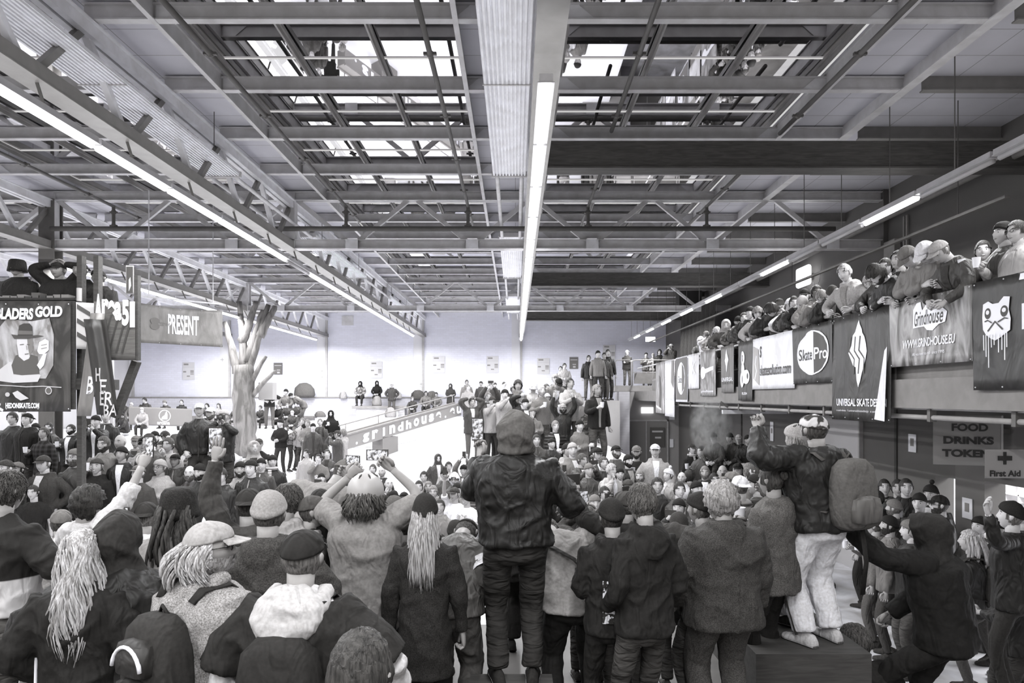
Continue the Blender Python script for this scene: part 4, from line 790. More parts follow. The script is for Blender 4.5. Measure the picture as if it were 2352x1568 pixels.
def fold_tex(k):
    if k not in FT:
        t = bpy.data.textures.new('fold', 'MUSGRAVE' if k < 3 else 'CLOUDS'); t.noise_scale = (.15, .22, .18, .07)[k]; FT[k] = t
        if k < 3: t.musgrave_type = 'RIDGED_MULTIFRACTAL'; t.octaves = 1.6; t.gain = 2.; t.noise_intensity = .5
    return FT[k]
SHELL = {}
def ell(fr, mb, c, r, n=16, k=10, z0=-1, z1=1, sh=0.): 
    rs = []
    for i in range(k+1):
        s = z0+(z1-z0)*i/k; a = math.sqrt(max(.0004, 1-s*s)); th = np.arange(n)*2*math.pi/n
        rs.append(fr.head(np.stack([c[0]+r[0]*a*np.cos(th), c[1]+r[1]*a*np.sin(th), c[2]+r[2]*s+sh*(1-max(s, 0)**2)*r[1]*a*np.sin(th)], 1)))
    mb.rings(rs)
SK, LIP, EW, EB = .44, .34, .7, .04
def build_person(root, pose, lod, hat, hc, hair, hairc, beard, glasses, top, topc, bot, botc, skin=SK, fem=0, bulk=1., shoe=.05, seed=0, extra=None, hood_w=None, tie=None):
    hi = lod == 0; fr, P = resolve(pose); tee = top in ('tee',); n = 12 if hi else 8
    # ------------ body
    mb = MB(); nl, no = ((30, 40), (18, 26), (9, 12))[lod]; V, Fc = headgrid(nl, no); mb.add(fr.head(V), Fc)
    face = not pose.get('noface')
    if lod < 2:
        for s in (-1, 1):
            ev = MB(); ev.tube([(s*.074, -.004, -.026), (s*.080, -.008, -.008), (s*.083, -.012, .012), (s*.078, -.010, .026)], [(.006, .010), (.008, .015), (.008, .019), (.005, .010)], 8); mb.add(fr.head(np.concatenate(ev.v)), ev.f)
    if face:
        yf = headpt(.33, .08)[1]
        for s in (-1, 1):
            ev = MB(); ev.ball((s*.031, yf-.006, .009), (.0150, .008, .0085), 10); mb.add(fr.head(np.concatenate(ev.v)), ev.f, 2)
            ev = MB(); ev.ball((s*.031, yf-.001, .0085), (.0078, .0045, .0078), 8); mb.add(fr.head(np.concatenate(ev.v)), ev.f, 3)
            ev = MB(); ev.tube([(s*.012, yf+.007, .029), (s*.032, yf+.006, .034), (s*.052, yf-.008, .028)], [(.005, .0055), (.005, .006), (.002, .003)], 6); mb.add(fr.head(np.concatenate(ev.v)), ev.f, 3)
        ev = MB(); ym = headpt(0, -.52)[1]; sm = .004 if seed % 2 else 0
        ev.tube([(-.025, ym-.009, -.058+sm), (-.010, ym-.001, -.059), (.010, ym-.001, -.059), (.025, ym-.009, -.058+sm)], [(.002, .003), (.0055, .008), (.0055, .008), (.002, .003)], 6); mb.add(fr.head(np.concatenate(ev.v)), ev.f, 1)
        if seed % 3 == 0: ev = MB(); ev.ball((0, ym+.004, -.058), (.018, .004, .0045), 8); mb.add(fr.head(np.concatenate(ev.v)), ev.f, 2)
    nk = [(0, -.016, 1.44), (0, -.014, 1.50), (0, -.006, 1.55), (0, .002, 1.60)]; th = np.arange(12)*2*math.pi/12
    rs = []
    for i, (c, r_) in enumerate(zip(nk, (.062, .056, .055, .058))):
        ring = nA(c)+np.stack([r_*np.cos(th), r_*1.05*np.sin(th), 0*th], 1)
        rs.append(fr.body(ring) if i < 2 else fr.head(ring-HEADZ))
    mb.rings(rs)
    torso(mb, fr, .9, 1.46, -.035, 10, fem)
    for s, k in ((1, 'R'), (-1, 'L')):
        sh, el, wr = P[k]; limb(mb, sh-nA([s*.02, 0, .02]), el, wr, ((.044, .038, .026) if tee or pose.get('cuff') else (.034, .030, .025)), n)
        fd = unit(wr-el); 
        if pose.get(k) in (None, D): th_ = nA([0, 1, 0]); 
        else: th_ = nA([-s*.6, 0, 1.])
        c = pose.get('curl'+k, pose.get('fist', .55)); hd = pose.get('hd'+k)
        if hd is not None: fd = unit(nA([hd[0]*s, hd[1], hd[2]]))
        add_hand(mb, wr, fd, th_, c, hi, sgn=1)
    o = link('body', mb.mesh('body', True), [mat('skin', skin, .5), mat('plain', skin*.55, .5), mat('plain', EW, .25), mat('plain', min(EB, hairc), .35)], root)
    if hi and False: o.modifiers.new('s', 'SUBSURF')
    # ------------ top garment
    wr_ = .05 if hi else 0.; K = {'tee': .018, 'shirt': .016, 'sweater': .022, 'hoodie': .030, 'jacket': .034, 'coat': .038, 'puffer': .045, 'blouson': .045}[top]*bulk; zh = {'tee': .84, 'coat': .70, 'shirt': .84, 'sweater': .90, 'blouson': .93}.get(top, .86)
    zh = pose.get('hem', zh); mb = MB(); torso(mb, fr, zh, 1.53 if top != 'tee' else 1.50, K, 16 if hi else 10, fem, pose.get('flare', 0), .012 if hi else 0)
    for s, k in ((1, 'R'), (-1, 'L')):
        sh, el, wr = P[k]; a = .056+K*.75; si = sh+nA([-s*.05, 0, -.01])
        if tee: e2 = sh+(el-sh)*.80; limb(mb, si, sh+(el-sh)*.45, e2, (a*1.02, a*1.02, a*.98), n, wr_*.6)
        else:
            up_ = pose.get('cuff', 1.0); c_ = el+(wr-el)*(.97*up_); limb(mb, sh+nA([-s*.03, 0, 0]), el, c_, (a, .047+K*.7, .034+K*.45), n, wr_*1.6, seed=seed)
    if top in ('hoodie', 'jacket', 'coat', 'puffer') and hat != 'hood':      # hood or collar lying on the shoulders
        th = np.linspace(-.15 if top != 'hoodie' else -.5, math.pi+(.15 if top != 'hoodie' else .5), 12); big = (top == 'hoodie' or hi) and hair != 'long'
        pts = [fr.body([.092*math.cos(t), -.092*math.sin(t)-.01, 1.50-.025*math.sin(t)+.012])[0] for t in th]; mb.tube(pts, [(.030+.028*max(0, math.sin(t))*big) for t in th], 8)
        if big: mb.rings([fr.body(np.stack([w_*np.cos(q), y_+d_*np.sin(q), np.full(12, z_)], 1)) for q in [np.arange(12)*math.pi/6] for w_, d_, y_, z_ in ((.02, .02, -.125, 1.33), (.075, .045, -.13, 1.36), (.105, .06, -.125, 1.43), (.10, .055, -.11, 1.50), (.06, .03, -.10, 1.53))])
    gm = obj('jacket' if top in ('jacket', 'puffer', 'blouson') else {'tee': 't_shirt', 'coat': 'coat', 'hoodie': 'hoodie', 'shirt': 'shirt', 'sweater': 'sweater'}[top], mb, topc, root, True)
    if lod < 2: remesh(gm, .0125 if hi else .021, .022 if hi else 0, seed)
    inner = pose.get('inner')
    if inner and lod < 2 and top in ('jacket', 'coat', 'hoodie', 'puffer', 'blouson'):
        st = [(.86, .118), (.92, .114), (1.02, .108), (1.20, .116), (1.30, .122), (1.38, .115), (1.44, .095), (1.49, .072)]; V = []
        for z in np.linspace(.90, 1.50, 12):
            d_ = np.interp(z, [a[0] for a in st], [a[1] for a in st])+K*1.1*(1 if z < 1.4 else max(0, (1.52-z)/.12))+.007; wd = .022+.035*max(0, (z-1.15)/.35) if inner[1] else .008
            for x_ in (-wd, 0, wd): V.append((x_, d_-.35*x_*x_*10*.3, z))
        obj('inner_shirt' if inner[1] else 'zip', MB().add(fr.body(V), [(3*i+j, 3*i+j+1, 3*i+j+4, 3*i+j+3) for i in range(11) for j in range(2)]), mat('cloth', inner[0]), root, True)
    # ------------ trousers
    if not pose.get('nolegs'):
        mb = MB(); bg = {'slim': 0., 'jeans': .006, 'loose': .020, 'track': .024}[bot]; pz = pose.get('dz', 0); px_, py_ = pose.get('dx', 0), pose.get('dy', 0)
        mb.rings([np.stack([px_+w_*np.cos(q), py_+d_*np.sin(q)-.006, np.full(12, z_+pz)], 1) for q in [np.arange(12)*math.pi/6] for w_, d_, z_ in ((.10, .09, .80), (.17+bg, .125+bg, .84), (.176+bg, .132+bg, .91), (.165, .12, .99), (.155, .112, 1.05))])
        for s, k in ((1, 'l1'), (-1, 'l2')):
            hip, kn, an = P[k]; limb(mb, hip+nA([0, 0, .0]), kn, an+(kn-an)*.04, (.090+bg, .064+bg, .050+bg*1.2), n, .035 if hi else 0, seed=seed+3)
        tr = obj('trousers', mb, botc, root, True)
        if lod < 2: remesh(tr, .013 if hi else .022, .012 if hi else 0, seed+1)
        for s, k in ((1, 'l1'), (-1, 'l2')):
            a = P[k][2]; mb = MB(); out = .12*s; sp = MB(); rows = [(-.085, .028, .055), (-.07, .036, .085), (-.02, .038, .10), (.03, .040, .085), (.08, .046, .055), (.13, .048, .042), (.165, .040, .034), (.185, .02, .02)]
            rings_ = []
            for y, w_, h_ in rows:
                q = np.arange(10)*2*math.pi/10; zz = np.sin(q); rings_.append(nA([a[0]+y*out*.9, a[1]+y, a[2]-.075])+np.stack([w_*np.cos(q), 0*q, np.where(zz > 0, zz*h_, zz*.012)], 1))
            mb.rings(rings_); so = MB(); so.rings([r_*nA([1, 1, 0])+nA([0, 0, a[2]-.082])+np.where(np.sin(np.arange(10)*2*math.pi/10) > 0, .014, 0)[:, None]*nA([0, 0, 1]) for r_ in rings_])
            sh_ = obj('shoe', mb, mat('cloth', shoe), root, True)
            if lod == 0: obj('sole', so, mat('plain', .75 if shoe < .3 else .1), sh_)
    # ------------ hair, hats
    hm = mat('hair', hairc, .5); sd = seed
    def shell(name, mask, off, m, jit=.0, k=2):
        V, Fc = headgrid(*((28, 38), (16, 24), (9, 12))[lod], off, mask, jit if lod < 2 else 0, sd)
        if not Fc: return
        q = MB().add(fr.head(V), Fc); me = q.mesh(name, True)
        o_ = link(name, me, m, root); return o_
    hairline = lambda x, y, z: z > .062-.03*(abs(x) > .05) or (y < .035 and z > -.03) or (y < -.01 and z > -.105)
    if hair in ('short', 'long', 'curly', 'bun', 'pony', 'dread') and hat not in ('hood', 'helmet'):
        cover = hat in ('beanie', 'cap', 'rcap', 'bucket', 'flat')
        if cover: shell('hair', lambda x, y, z: y < .02-.6*(z<-.04)*(-z) and -.098 < z < .05, .006, hm, .002)
        else: shell('hair', hairline, {'short': .013, 'curly': .034, 'long': .014, 'bun': .010, 'pony': .012, 'dread': .02}[hair], hm, {'curly': .010}.get(hair, .003 if lod else .004))
        if hi and hair == 'short' and not cover and not pose.get('smooth'):
            q = MB(); rnd = random.Random(sd)
            for i in range(1000):
                ph, th_ = rnd.uniform(-3.1, 3.1), rnd.uniform(.0, 1.45)
                if abs(ph) < 1.2 and th_ < .5: continue
                a = nA(headpt(ph, th_, .010)); b = nA(headpt(ph+rnd.uniform(-.2, .2), th_-.32, .019)); c = nA(headpt(ph+rnd.uniform(-.3, .3), th_-.5, .014)); q.tube(fr.head([a, b, c]), [.0026, .0024, .0006], 4)
            obj('hair_tufts', q, hm, root, True)
    if hair in ('long', 'dread', 'pony', 'bun') or tie:
        q = MB(); rnd = random.Random(sd+9)
        if hair == 'long' or hair == 'dread':
            L_ = pose.get('hairlen', .36); cnt = (330 if hi else 16) if hair == 'long' else (46 if hi else 12)
            for i in range(cnt):
                ph = rnd.uniform(1.25, 5.03) if hair == 'long' else rnd.uniform(1.5, 4.8); x0 = nA(headpt(ph, rnd.uniform(-.3, .9) if hat is None else rnd.uniform(-.45, .25), .012)); sw = rnd.uniform(-.02, .02); ln = L_*rnd.uniform(.72, 1.05)
                pts = []
                for t in np.linspace(0, 1, 9 if hi else 5):
                    wv = pose.get('wave', .005)*math.sin(t*8+x0[0]*45+(i%3)*.5); pts.append(fr.head([x0[0]*(1+.42*t)+sw*t+wv, x0[1]*(1+.15*t)-.035*math.sin(t*3)-.006-.055*t*(abs(x0[0])<.06)+wv*.5, x0[2]-ln*t])[0])
                r_ = (.012 if hair == 'dread' else .0048) if hi else .018
                q.tube(pts, [r_, r_, r_*1.1, r_*1.0, r_*.35] if not hi else [r_, r_, r_, r_*1.1, r_*1.1, r_, r_*.9, r_*.6, .001 if hair == 'long' else r_*.5], 6 if hi else 5)
        elif hair == 'bun': q.add(fr.head(np.concatenate((b_ := MB().ball((0, -.115, .05), (.04, .035, .04), 10)).v)), b_.f)
        elif hair == 'pony': b_ = MB().tube([(0, -.10, .0), (0, -.15, -.01), (0, -.16, -.10), (0, -.14, -.17)], [.02, .028, .024, .006], 8); q.add(fr.head(np.concatenate(b_.v)), b_.f)
        if q.n: obj('hair_strands' if hair != 'dread' else 'dreadlocks', q, hm, root, True)
    if beard: shell('beard', lambda x, y, z: -.14 < z < -.028 and y > -.01 and not (abs(x) < .026 and -.069 < z < -.048) and not (z > -.045 and abs(x) < .05 and y > .02 and not (abs(x) < .03 and z < -.040)), .010 if beard == 1 else .024, mat('hair', max(.03, hairc*.9)), .003)
    if hat == 'beanie':
        q = MB(); ell(fr, q, (0, -.006, .030), (.089, .108, .112), 20 if hi else 12, 12 if hi else 6, 0, .995, .28); ell(fr, q, (0, -.008, .036), (.093, .112, .050), 20 if hi else 12, 4, -.35, .45, .28)
        if pose.get('pom'): b_ = MB().ball((0, -.03, .165), .032, 10); q.add(fr.head(np.concatenate(b_.v)), b_.f)
        h_ = obj('beanie', q, mat('knit', hc), root, True)
        if hi: remesh(h_, .006, .006, 2, 2)
    elif hat in ('cap', 'rcap', 'flat'):
        q = MB(); ell(fr, q, (0, -.008, .034), (.087, .107, .096), 20 if hi else 12, 10 if hi else 6, .0, .995, .18); sg = -1 if hat == 'rcap' else 1; V = []; 
        for i in range(9):
            t = -1+i/4; x = .072*t; V += [(x, sg*(.100-.030*t*t)-.006, .050), (x*1.02, sg*(.100-.03*t*t+.075*math.sqrt(max(0, 1-t*t*.92)))-.006, .036-.010*t*t), (x*1.02, sg*(.100-.03*t*t+.075*math.sqrt(max(0, 1-t*t*.92)))-.006, .032-.010*t*t), (x, sg*(.1-.03*t*t)-.006, .044)]
        Fv = []
        for i in range(8):
            for j in range(4): a, b = i*4+j, i*4+(j+1) % 4; Fv.append((a, b, b+4, a+4))
        V = fr.head(V)
        h_ = obj('cap', q, mat('cloth', hc) if not isinstance(hc, bpy.types.Material) else hc, root, True); obj('visor', MB().add(V, Fv+[(0, 3, 2, 1), (32, 33, 34, 35)]), h_.data.materials[0], root, False)
    elif hat == 'bucket':
        q = MB(); th = np.arange(24)*math.pi/12; q.rings([fr.head(np.stack([w_*np.cos(th), w_*1.15*np.sin(th)-.006, np.full(24, z)], 1)) for w_, z in ((.105, -.052), (.101, -.02), (.095, .02), (.092, .06), (.086, .10), (.070, .125), (.03, .135))]); obj('bucket_hat', q, mat('wool', hc), root, True)
    elif hat == 'helmet':
        q = MB(); ell(fr, q, (0, -.004, .018), (.112, .132, .128), 28, 14, -.42, .995); h_ = obj('helmet', q, mat('plain', hc, .45), root, True)
        q = MB()
        for i in range(7): a = i*.9; p = [nA([.112*.55*math.cos(a)*k, -.004+.132*.55*math.sin(a)*k, .018+.128*math.sqrt(1-.3025*k*k)]) for k in (.75, 1.0, 1.25)]; q.tube(fr.head(p), [.004, .007, .003], 6)
        obj('vents', q, mat('plain', .03), root, True); q = MB(); b_ = MB().box(-.022, .022, -.139, -.130, -.022, .010); q.add(fr.head(np.concatenate(b_.v)), b_.f); obj('label_patch', q, mat('plain', .85), root)
        q = MB(); b_ = MB().tube([(-.075, -.108, -.012), (-.04, -.128, -.026), (0, -.134, -.030), (.04, -.128, -.026), (.075, -.108, -.012)], [.001, .004, .005, .004, .001], 6); q.add(fr.head(np.concatenate(b_.v)), b_.f); obj('rear_slot', q, mat('plain', .08), root, True)
    elif hat == 'hood':
        q = MB(); hw = hood_w or 1.; K_ = 20 if hi else 12; th = np.arange(K_)*2*math.pi/K_
        rs = [fr.head(np.stack([w_*np.cos(th), y_-.0*th, zc+hz*np.sin(th)], 1)) for y_, w_, zc, hz in ((.078, .058, .012, .084), (.072, .082, .012, .108), (.035, .100*hw, .010, .126*hw), (-.02, .108*hw, .008, .132*hw), (-.07, .103*hw, .002, .126*hw), (-.115, .080*hw, -.01, .104*hw), (-.145*hw, .035, -.02, .05))]
        q.rings(rs)
        q.rings([fr.head(np.stack([w_*np.cos(th), y_+d_*np.sin(th), np.full(K_, z)], 1)) for w_, d_, y_, z in ((.086, .085, -.035, .0), (.098, .092, -.035, -.06), (.108, .090, -.035, -.11))+(((.122, .090, -.035, -.15), (.15, .095, -.03, -.185), (.19, .09, -.03, -.21), (.20, .06, -.02, -.24)) if pose.get('drape', 1) else ((.106, .09, -.035, -.13), (.09, .08, -.035, -.15)))])
        q.tube(fr.head([(.074*math.cos(t), .066+.012*math.sin(t), .006+.112*math.sin(t)) for t in np.linspace(-.5*math.pi, 1.5*math.pi, 18)]), .013, 8)
        h_ = obj('hood', q, topc if hc is None else mat('cloth', hc), root, True)
        if lod < 2: remesh(h_, .0115 if hi else .018, .016 if hi else 0, 0, 5)
    if glasses:
        q = MB()
        for s in (-1, 1):
            a = np.arange(13)*math.pi/6; q.tube(fr.head(np.stack([s*.032+.020*np.cos(a), np.full(13, .094), .008+.016*np.sin(a)], 1)), .0025, 5); q.tube(fr.head([(s*.05, .088, .012), (s*.08, .04, .012), (s*.082, -.01, .006)]), .0025, 5)
        q.tube(fr.head([(-.012, .096, .010), (.012, .096, .010)]), .0025, 5)
        if glasses == 2:
            for s in (-1, 1): q.add(fr.head([(s*.032+.020*math.cos(a), .095, .008+.016*math.sin(a)) for a in np.arange(12)*math.pi/6]), [tuple(range(12))])
        obj('glasses', q, mat('plain', .02, .2), root, True)
    if tie == 'scarf':
        q = MB(); pts = [fr.body([.085*math.cos(t), -.085*math.sin(t), 1.53])[0] for t in np.linspace(0, 6.28, 14)]; q.tube(pts, .034, 8); q.tube([fr.body(p)[0] for p in ((.04, .10, 1.51), (.05, .16, 1.35), (.05, .155, 1.10))], [(.035, .015)]*3, 8); obj('scarf', q, mat('stripe', .5), root, True)
    return fr, P
# ------------ things people hold (top-level)
ITEMS = []
def world(root, P): return root.matrix_basis @ Vector(P)
def make_phone(root, p, face, label, s=1., wide=False, lit=True):
    """p local to the person: centre of the phone; the screen looks back at its holder"""
    r = thing('smartphone', label, 'phone', world(root, p)); r.rotation_euler = (R(0), 0, face)
    a, b = (.075, .037) if wide else (.037, .075); a *= s; b *= s
    obj('case', MB().box(-a, a, -.002, .006, -b, b), mat('plain', .04, .3), r); obj('screen', MB().box(-a*.90, a*.90, -.0035, -.002, -b*.88, b*.88), mat('screen', .5) if lit else mat('plain', .03, .2), r); return r
def make_camera(root, p, face, label, s=1.):
    r = thing('camera', label, 'camera', world(root, p)); r.rotation_euler = (0, 0, face); k = s
    obj('camera_body', MB().box(-.065*k, .065*k, -.03*k, .03*k, -.045*k, .045*k).box(-.02*k, .02*k, -.02*k, .025*k, .045*k, .065*k), mat('plain', .03, .5), r)
    obj('lens', MB().tube([(0, .03*k, 0), (0, .11*k, 0)], .033*k, 12), mat('plain', .03, .3), r, True); return r
def make_cup(root, p, label, s=1.):
    r = thing('drink_cup', label, 'cup', world(root, p)); m_ = MB().tube([(0, 0, -.055*s), (0, 0, .055*s)], [.030*s, .042*s], 12, cap=False); o = obj('cup_wall', m_, mat('plain', .75, .3), r, True); obj('drink', MB().tube([(0, 0, -.054*s), (0, 0, .02*s)], [.029*s, .037*s], 12), mat('plain', .3, .3), r, True); return r
def make_backpack(root, fr, label, v, trim=None, s=1., off=(0, -.20, 1.22), hang=False, pockets=1, kind='backpack'):
    r = thing('backpack', label, kind, root.location); r.rotation_euler = root.rotation_euler; r.scale = root.scale
    def tr(P): return fr.body(P)
    o = nA(off); q = np.arange(16)*math.pi/8; m_ = MB(); rs = []
    for w_, d_, z in ((.10, .05, -.24), (.135, .085, -.21), (.145, .095, -.08), (.14, .09, .08), (.125, .075, .18), (.08, .05, .23), (.02, .02, .24)):
        cx, sx = np.cos(q), np.sin(q); rs.append(tr(o*1.+np.stack([w_*s*np.sign(cx)*np.abs(cx)**.6, d_*s*np.sign(sx)*np.abs(sx)**.6, np.full(16, z*s)], 1)))
    b = obj('main_bag', m_.rings(rs), mat('cloth', v), r, True)
    for k in range(pockets):
        zc = (-.09, .09)[k]; m_ = MB(); rs = []
        for w_, d_, z in ((.07, .03, -.10), (.105, .045, -.085), (.11, .05, 0), (.095, .04, .065), (.04, .015, .085)): cx, sx = np.cos(q), np.sin(q); rs.append(tr(o+np.stack([w_*s*(1-.15*k)*np.sign(cx)*np.abs(cx)**.6, -.085*s+d_*s*np.sign(sx)*np.abs(sx)**.6, np.full(16, (z*(1-.2*k)+zc)*s)], 1)))
        pk = obj('pocket', m_.rings(rs), mat('nylon', v*1.0), r, True)
        if trim: obj('piping', MB().tube(tr([nA(o)+nA([.10*s*(1-.15*k)*math.cos(t), -.128*s, (zc+.0-.055*math.cos(0)+.105*math.sin(t))*s]) for t in np.linspace(.15, 2.99, 12)]), .008*s, 6), mat('plain', trim), pk, True)
    for sx_ in (-1, 1): obj('shoulder_strap', MB().tube(tr([(sx_*.10, o[1]+.08, 1.45), (sx_*.115, -.10, 1.50), (sx_*.12, .03, 1.50), (sx_*.13, .14, 1.40), (sx_*.15, .13, 1.22), (sx_*.17, .0, 1.08), (sx_*.11, o[1]+.06, 1.06)]), [(.026, .008)]*7, 8, up=(1, 0, 0)), mat('cloth', v*.8), r, True)
    obj('grab_loop', MB().tube(tr([o+nA([-.03, .03, .225*s]), o+nA([0, .02, .27*s]), o+nA([.03, .03, .225*s])]), .008, 6), mat('cloth', v*.8), r, True)
    return r
# ================================================================ the crowd
GR = {'k': .018, 'd': .05, 'g': .15, 'l': .34, 'w': .68}
GN = {'k': 'black', 'd': 'dark', 'g': 'grey', 'l': 'light grey', 'w': 'white'}
TOPS = {'j': ('jacket', 'nylon', 'jacket'), 'h': ('hoodie', 'cloth', 'hoodie'), 's': ('sweater', 'cloth', 'sweater'), 't': ('tee', 'cloth', 't-shirt'), 'p': ('shirt', 'plaid', 'plaid shirt'), 'c': ('jacket', 'camo', 'camouflage jacket'), 'v': ('puffer', 'puffer', 'padded jacket'), 'o': ('coat', 'wool', 'coat'), 'b': ('blouson', 'nylon', 'bomber jacket')}
HATS = {'b': 'beanie', 'c': 'cap', 'r': 'rcap', 'h': 'bucket', 'm': 'helmet', 'o': 'hood', 'f': 'flat'}
HATN = {'beanie': 'beanie', 'cap': 'cap', 'rcap': 'backwards cap', 'bucket': 'bucket hat', 'helmet': 'helmet', 'hood': 'hood up', 'flat': 'flat cap'}
POSEN = {'down': 'standing', 'pocket': 'hands in pockets', 'cross': 'arms crossed', 'phone': 'filming with phone', 'cam': 'holding camera to face', 'filmup': 'holding phone high', 'filmup2': 'filming with both arms up', 'raise': 'one arm up', 'raisel': 'one arm up', 'slant': 'one arm up', 'raise2': 'both arms up',
         'hold': 'hands on head', 'clap': 'clapping', 'drink': 'holding cup', 'mouth': 'hand at mouth', 'rail': 'leaning on rail', 'rail2': 'bent over rail', 'railup': 'upright at rail', 'point': 'pointing', 'shade': 'shading eyes', 'hips': 'hands on hips', 'front': 'hands together', 'bend': 'bending forward', 'sit': 'sitting', 'squat': 'crouching', 'hang': 'leaning far over rail'}
PLACED = []; LABELS = {}
def uniq(base, place):
    LABELS.setdefault(base, []).append(place); return base
CROWD = []
def parse(line, zone):
    t = line.split(); px, yt, Y0, face = map(float, t[:4]); pose = t[4]; top = t[5]; head = t[6]; opt = t[7:]
    return dict(px=px, yt=yt, Y=Y0, face=face, pose=pose, top=top, head=head, opt=opt, zone=zone)
def place_free(d, ymin, ymax, sit=False):
    best = None; Y = max(ymin, d['Y']-2.2)
    tall = {'sit': 1.33, 'squat': 1.12, 'bend': 1.45, 'rail': 1.68, 'rail2': 1.50, 'hang': 1.58}.get(d['pose'], 1.76)
    while Y <= min(ymax, d['Y']+2.2):
        x = (d['px']-CX)*Y/F; z = H-(d['yt']-CY)*Y/F; g = ground(x, Y); h = z-g; c = 22*(h/tall-1)**2*3+6*((Y-d['Y'])/d['Y'])**2*4
        for (a, b, _) in PLACED:
            q = math.hypot(x-a, (Y-b)); c += max(0, .42-q)*9
        if x > 6.2 and g < 3: c += 60*(x-6.2)
        if best is None or c < best[0]: best = (c, Y, x, g, h, tall)
        Y += .06
    return best
def spawn(d, Y, x, g, h, tall, lod):
    global nperson
    PLACED.append((x, Y, g)); seed = int(d['px']*7+d['yt']*13); rnd = random.Random(seed)
    pose = dict(POSE[d['pose']]); s = h/tall; s = min(1.14, max(.84, s))
    gz = g if abs(h/tall-s) < .004 else g+h-tall*s       # taller or shorter than a person: something stands below
    root = bpy.data.objects.new('person', None); COL.objects.link(root); root.empty_display_size = .1
    root.location = (x, Y, gz); root.rotation_euler = (0, 0, R(d['face'])); root.scale = (s*rnd.uniform(.97, 1.05), s*rnd.uniform(.97, 1.05), s)
    bpy.context.view_layer
    if gz-g > .08:
        q = MB(); q.box(-.26, .26, -.22, .22, 0, gz-g-.003); o = tag(obj('riser_box', q, mat('wood', .2)), '', 'box'); o.location = (x, Y, g+.001); RISERS.append((o, root))
    hd = d['head']; hat = HATS.get(hd[1] if len(hd) > 1 else '', None); hc = GR.get(hd[0], .1); hair, hairc = 'short', {'k': .03, 'd': .06, 'g': .17, 'l': .34, 'w': .6}.get(hd[0], .05); hn = ''
    if hat is None:
        k = hd[1]; hair = {'s': 'short', 'l': 'long', 'u': 'curly', 'x': 'bald', 'n': 'bun', 'y': 'pony'}[k]
        hn = {'s': 'short %s hair', 'l': 'long %s hair', 'u': 'curly %s hair', 'x': 'shaved head', 'n': '%s hair bun', 'y': '%s ponytail'}[k]; hn = hn % {'k': 'black', 'd': 'dark', 'g': 'brown-grey', 'l': 'fair', 'w': 'blond'}[hd[0]] if '%' in hn else hn
    else: hn = GN[hd[0]]+' '+HATN[hat]; hairc = rnd.choice((.03, .05, .12))
    if hat == 'beanie' and rnd.random() < .5: hair = 'bald'
    opt = d['opt']; beard = 1 if 'B' in opt else 2 if 'BB' in opt else 0
    for q in opt:
        if q.startswith('yaw'): pose['yaw'] = float(q[3:])
        if q.startswith('pit'): pose['pitch'] = float(q[3:])
        if q.startswith('lean'): pose['lean'] = float(q[4:])
        if q.startswith('hl'): hair = 'long'; pose['hairlen'] = .28
    if 'pom' in opt: pose['pom'] = 1
    if 'yaw' not in pose: pose['yaw'] = rnd.choice((-14, -6, 0, 6, 14))
    if 'pitch' not in pose and d['face'] != 0: pose['pitch'] = rnd.choice((0, 4, 8))
    if d['top'][1] in 'jhcvb' and 90 < d['face'] < 270 and rnd.random() < .6: pose['inner'] = (rnd.choice((.75, .55, .04, .25)), rnd.random() < .7)
    tk = TOPS[d['top'][1]]; tv = GR[d['top'][0]]; topm = mat(tk[1], tv)
    bot = 'slim' if rnd.random() < .5 else 'jeans'; bv = .8 if 'wp' in opt else rnd.choice((.035, .06, .10)); fem = 1 if hair == 'long' or 'F' in opt else 0
    root['category'] = 'person'
    fr, P = build_person(root, pose, lod, hat, hc if hat != 'hood' else (None if hd[0] == d['top'][0] else hc), hair, hairc, beard, 1 if 'G' in opt else 2 if 'GG' in opt else 0, tk[0], topm, bot, mat('denim' if bot == 'jeans' else 'cloth', bv), fem=fem, seed=seed, skin=.10 if 'dk' in opt else .22 if 'md' in opt else rnd.choice((.36, .42, .48, .52)), tie='scarf' if 'sc' in opt else None)
    root.name = 'person'; d.update(root=root, fr=fr, P=P)
    act = POSEN[d['pose']] if 'act' not in d else d['act']
    d['base'] = 'person in %s %s, %s, %s' % (GN[d['top'][0]], tk[2], hn, act)+(', bearded' if beard else '')
    it = pose.get('item')
    if it or 'cup' in opt:
        hk = 'R'; wr = P[hk][2]; fd = unit(P[hk][2]-P[hk][1]); c = wr+fd*.10
        if 'cup' in opt or it == 'cup': d['item'] = ('cup', make_cup(root, c+nA([0, .02, .02]), '', s))
        elif it == 'phone':
            c = (wr+P['L'][2])/2+nA([0, .05, .11]) if d['pose'] in ('phone', 'filmup2') else c+nA([0, .02, .05]); wd = rnd.random() < .5
            d['item'] = ('phone', make_phone(root, c, R(d['face']), '', 1.05, wd))
        elif it == 'camera': d['item'] = ('camera', make_camera(root, nA([0, .19, 1.66])+nA([0, 0, 0]), R(d['face']), ''))
    if 'bp' in opt: d['bp'] = make_backpack(root, fr, '', .05)
    CROWD.append(d); return root
RISERS = []
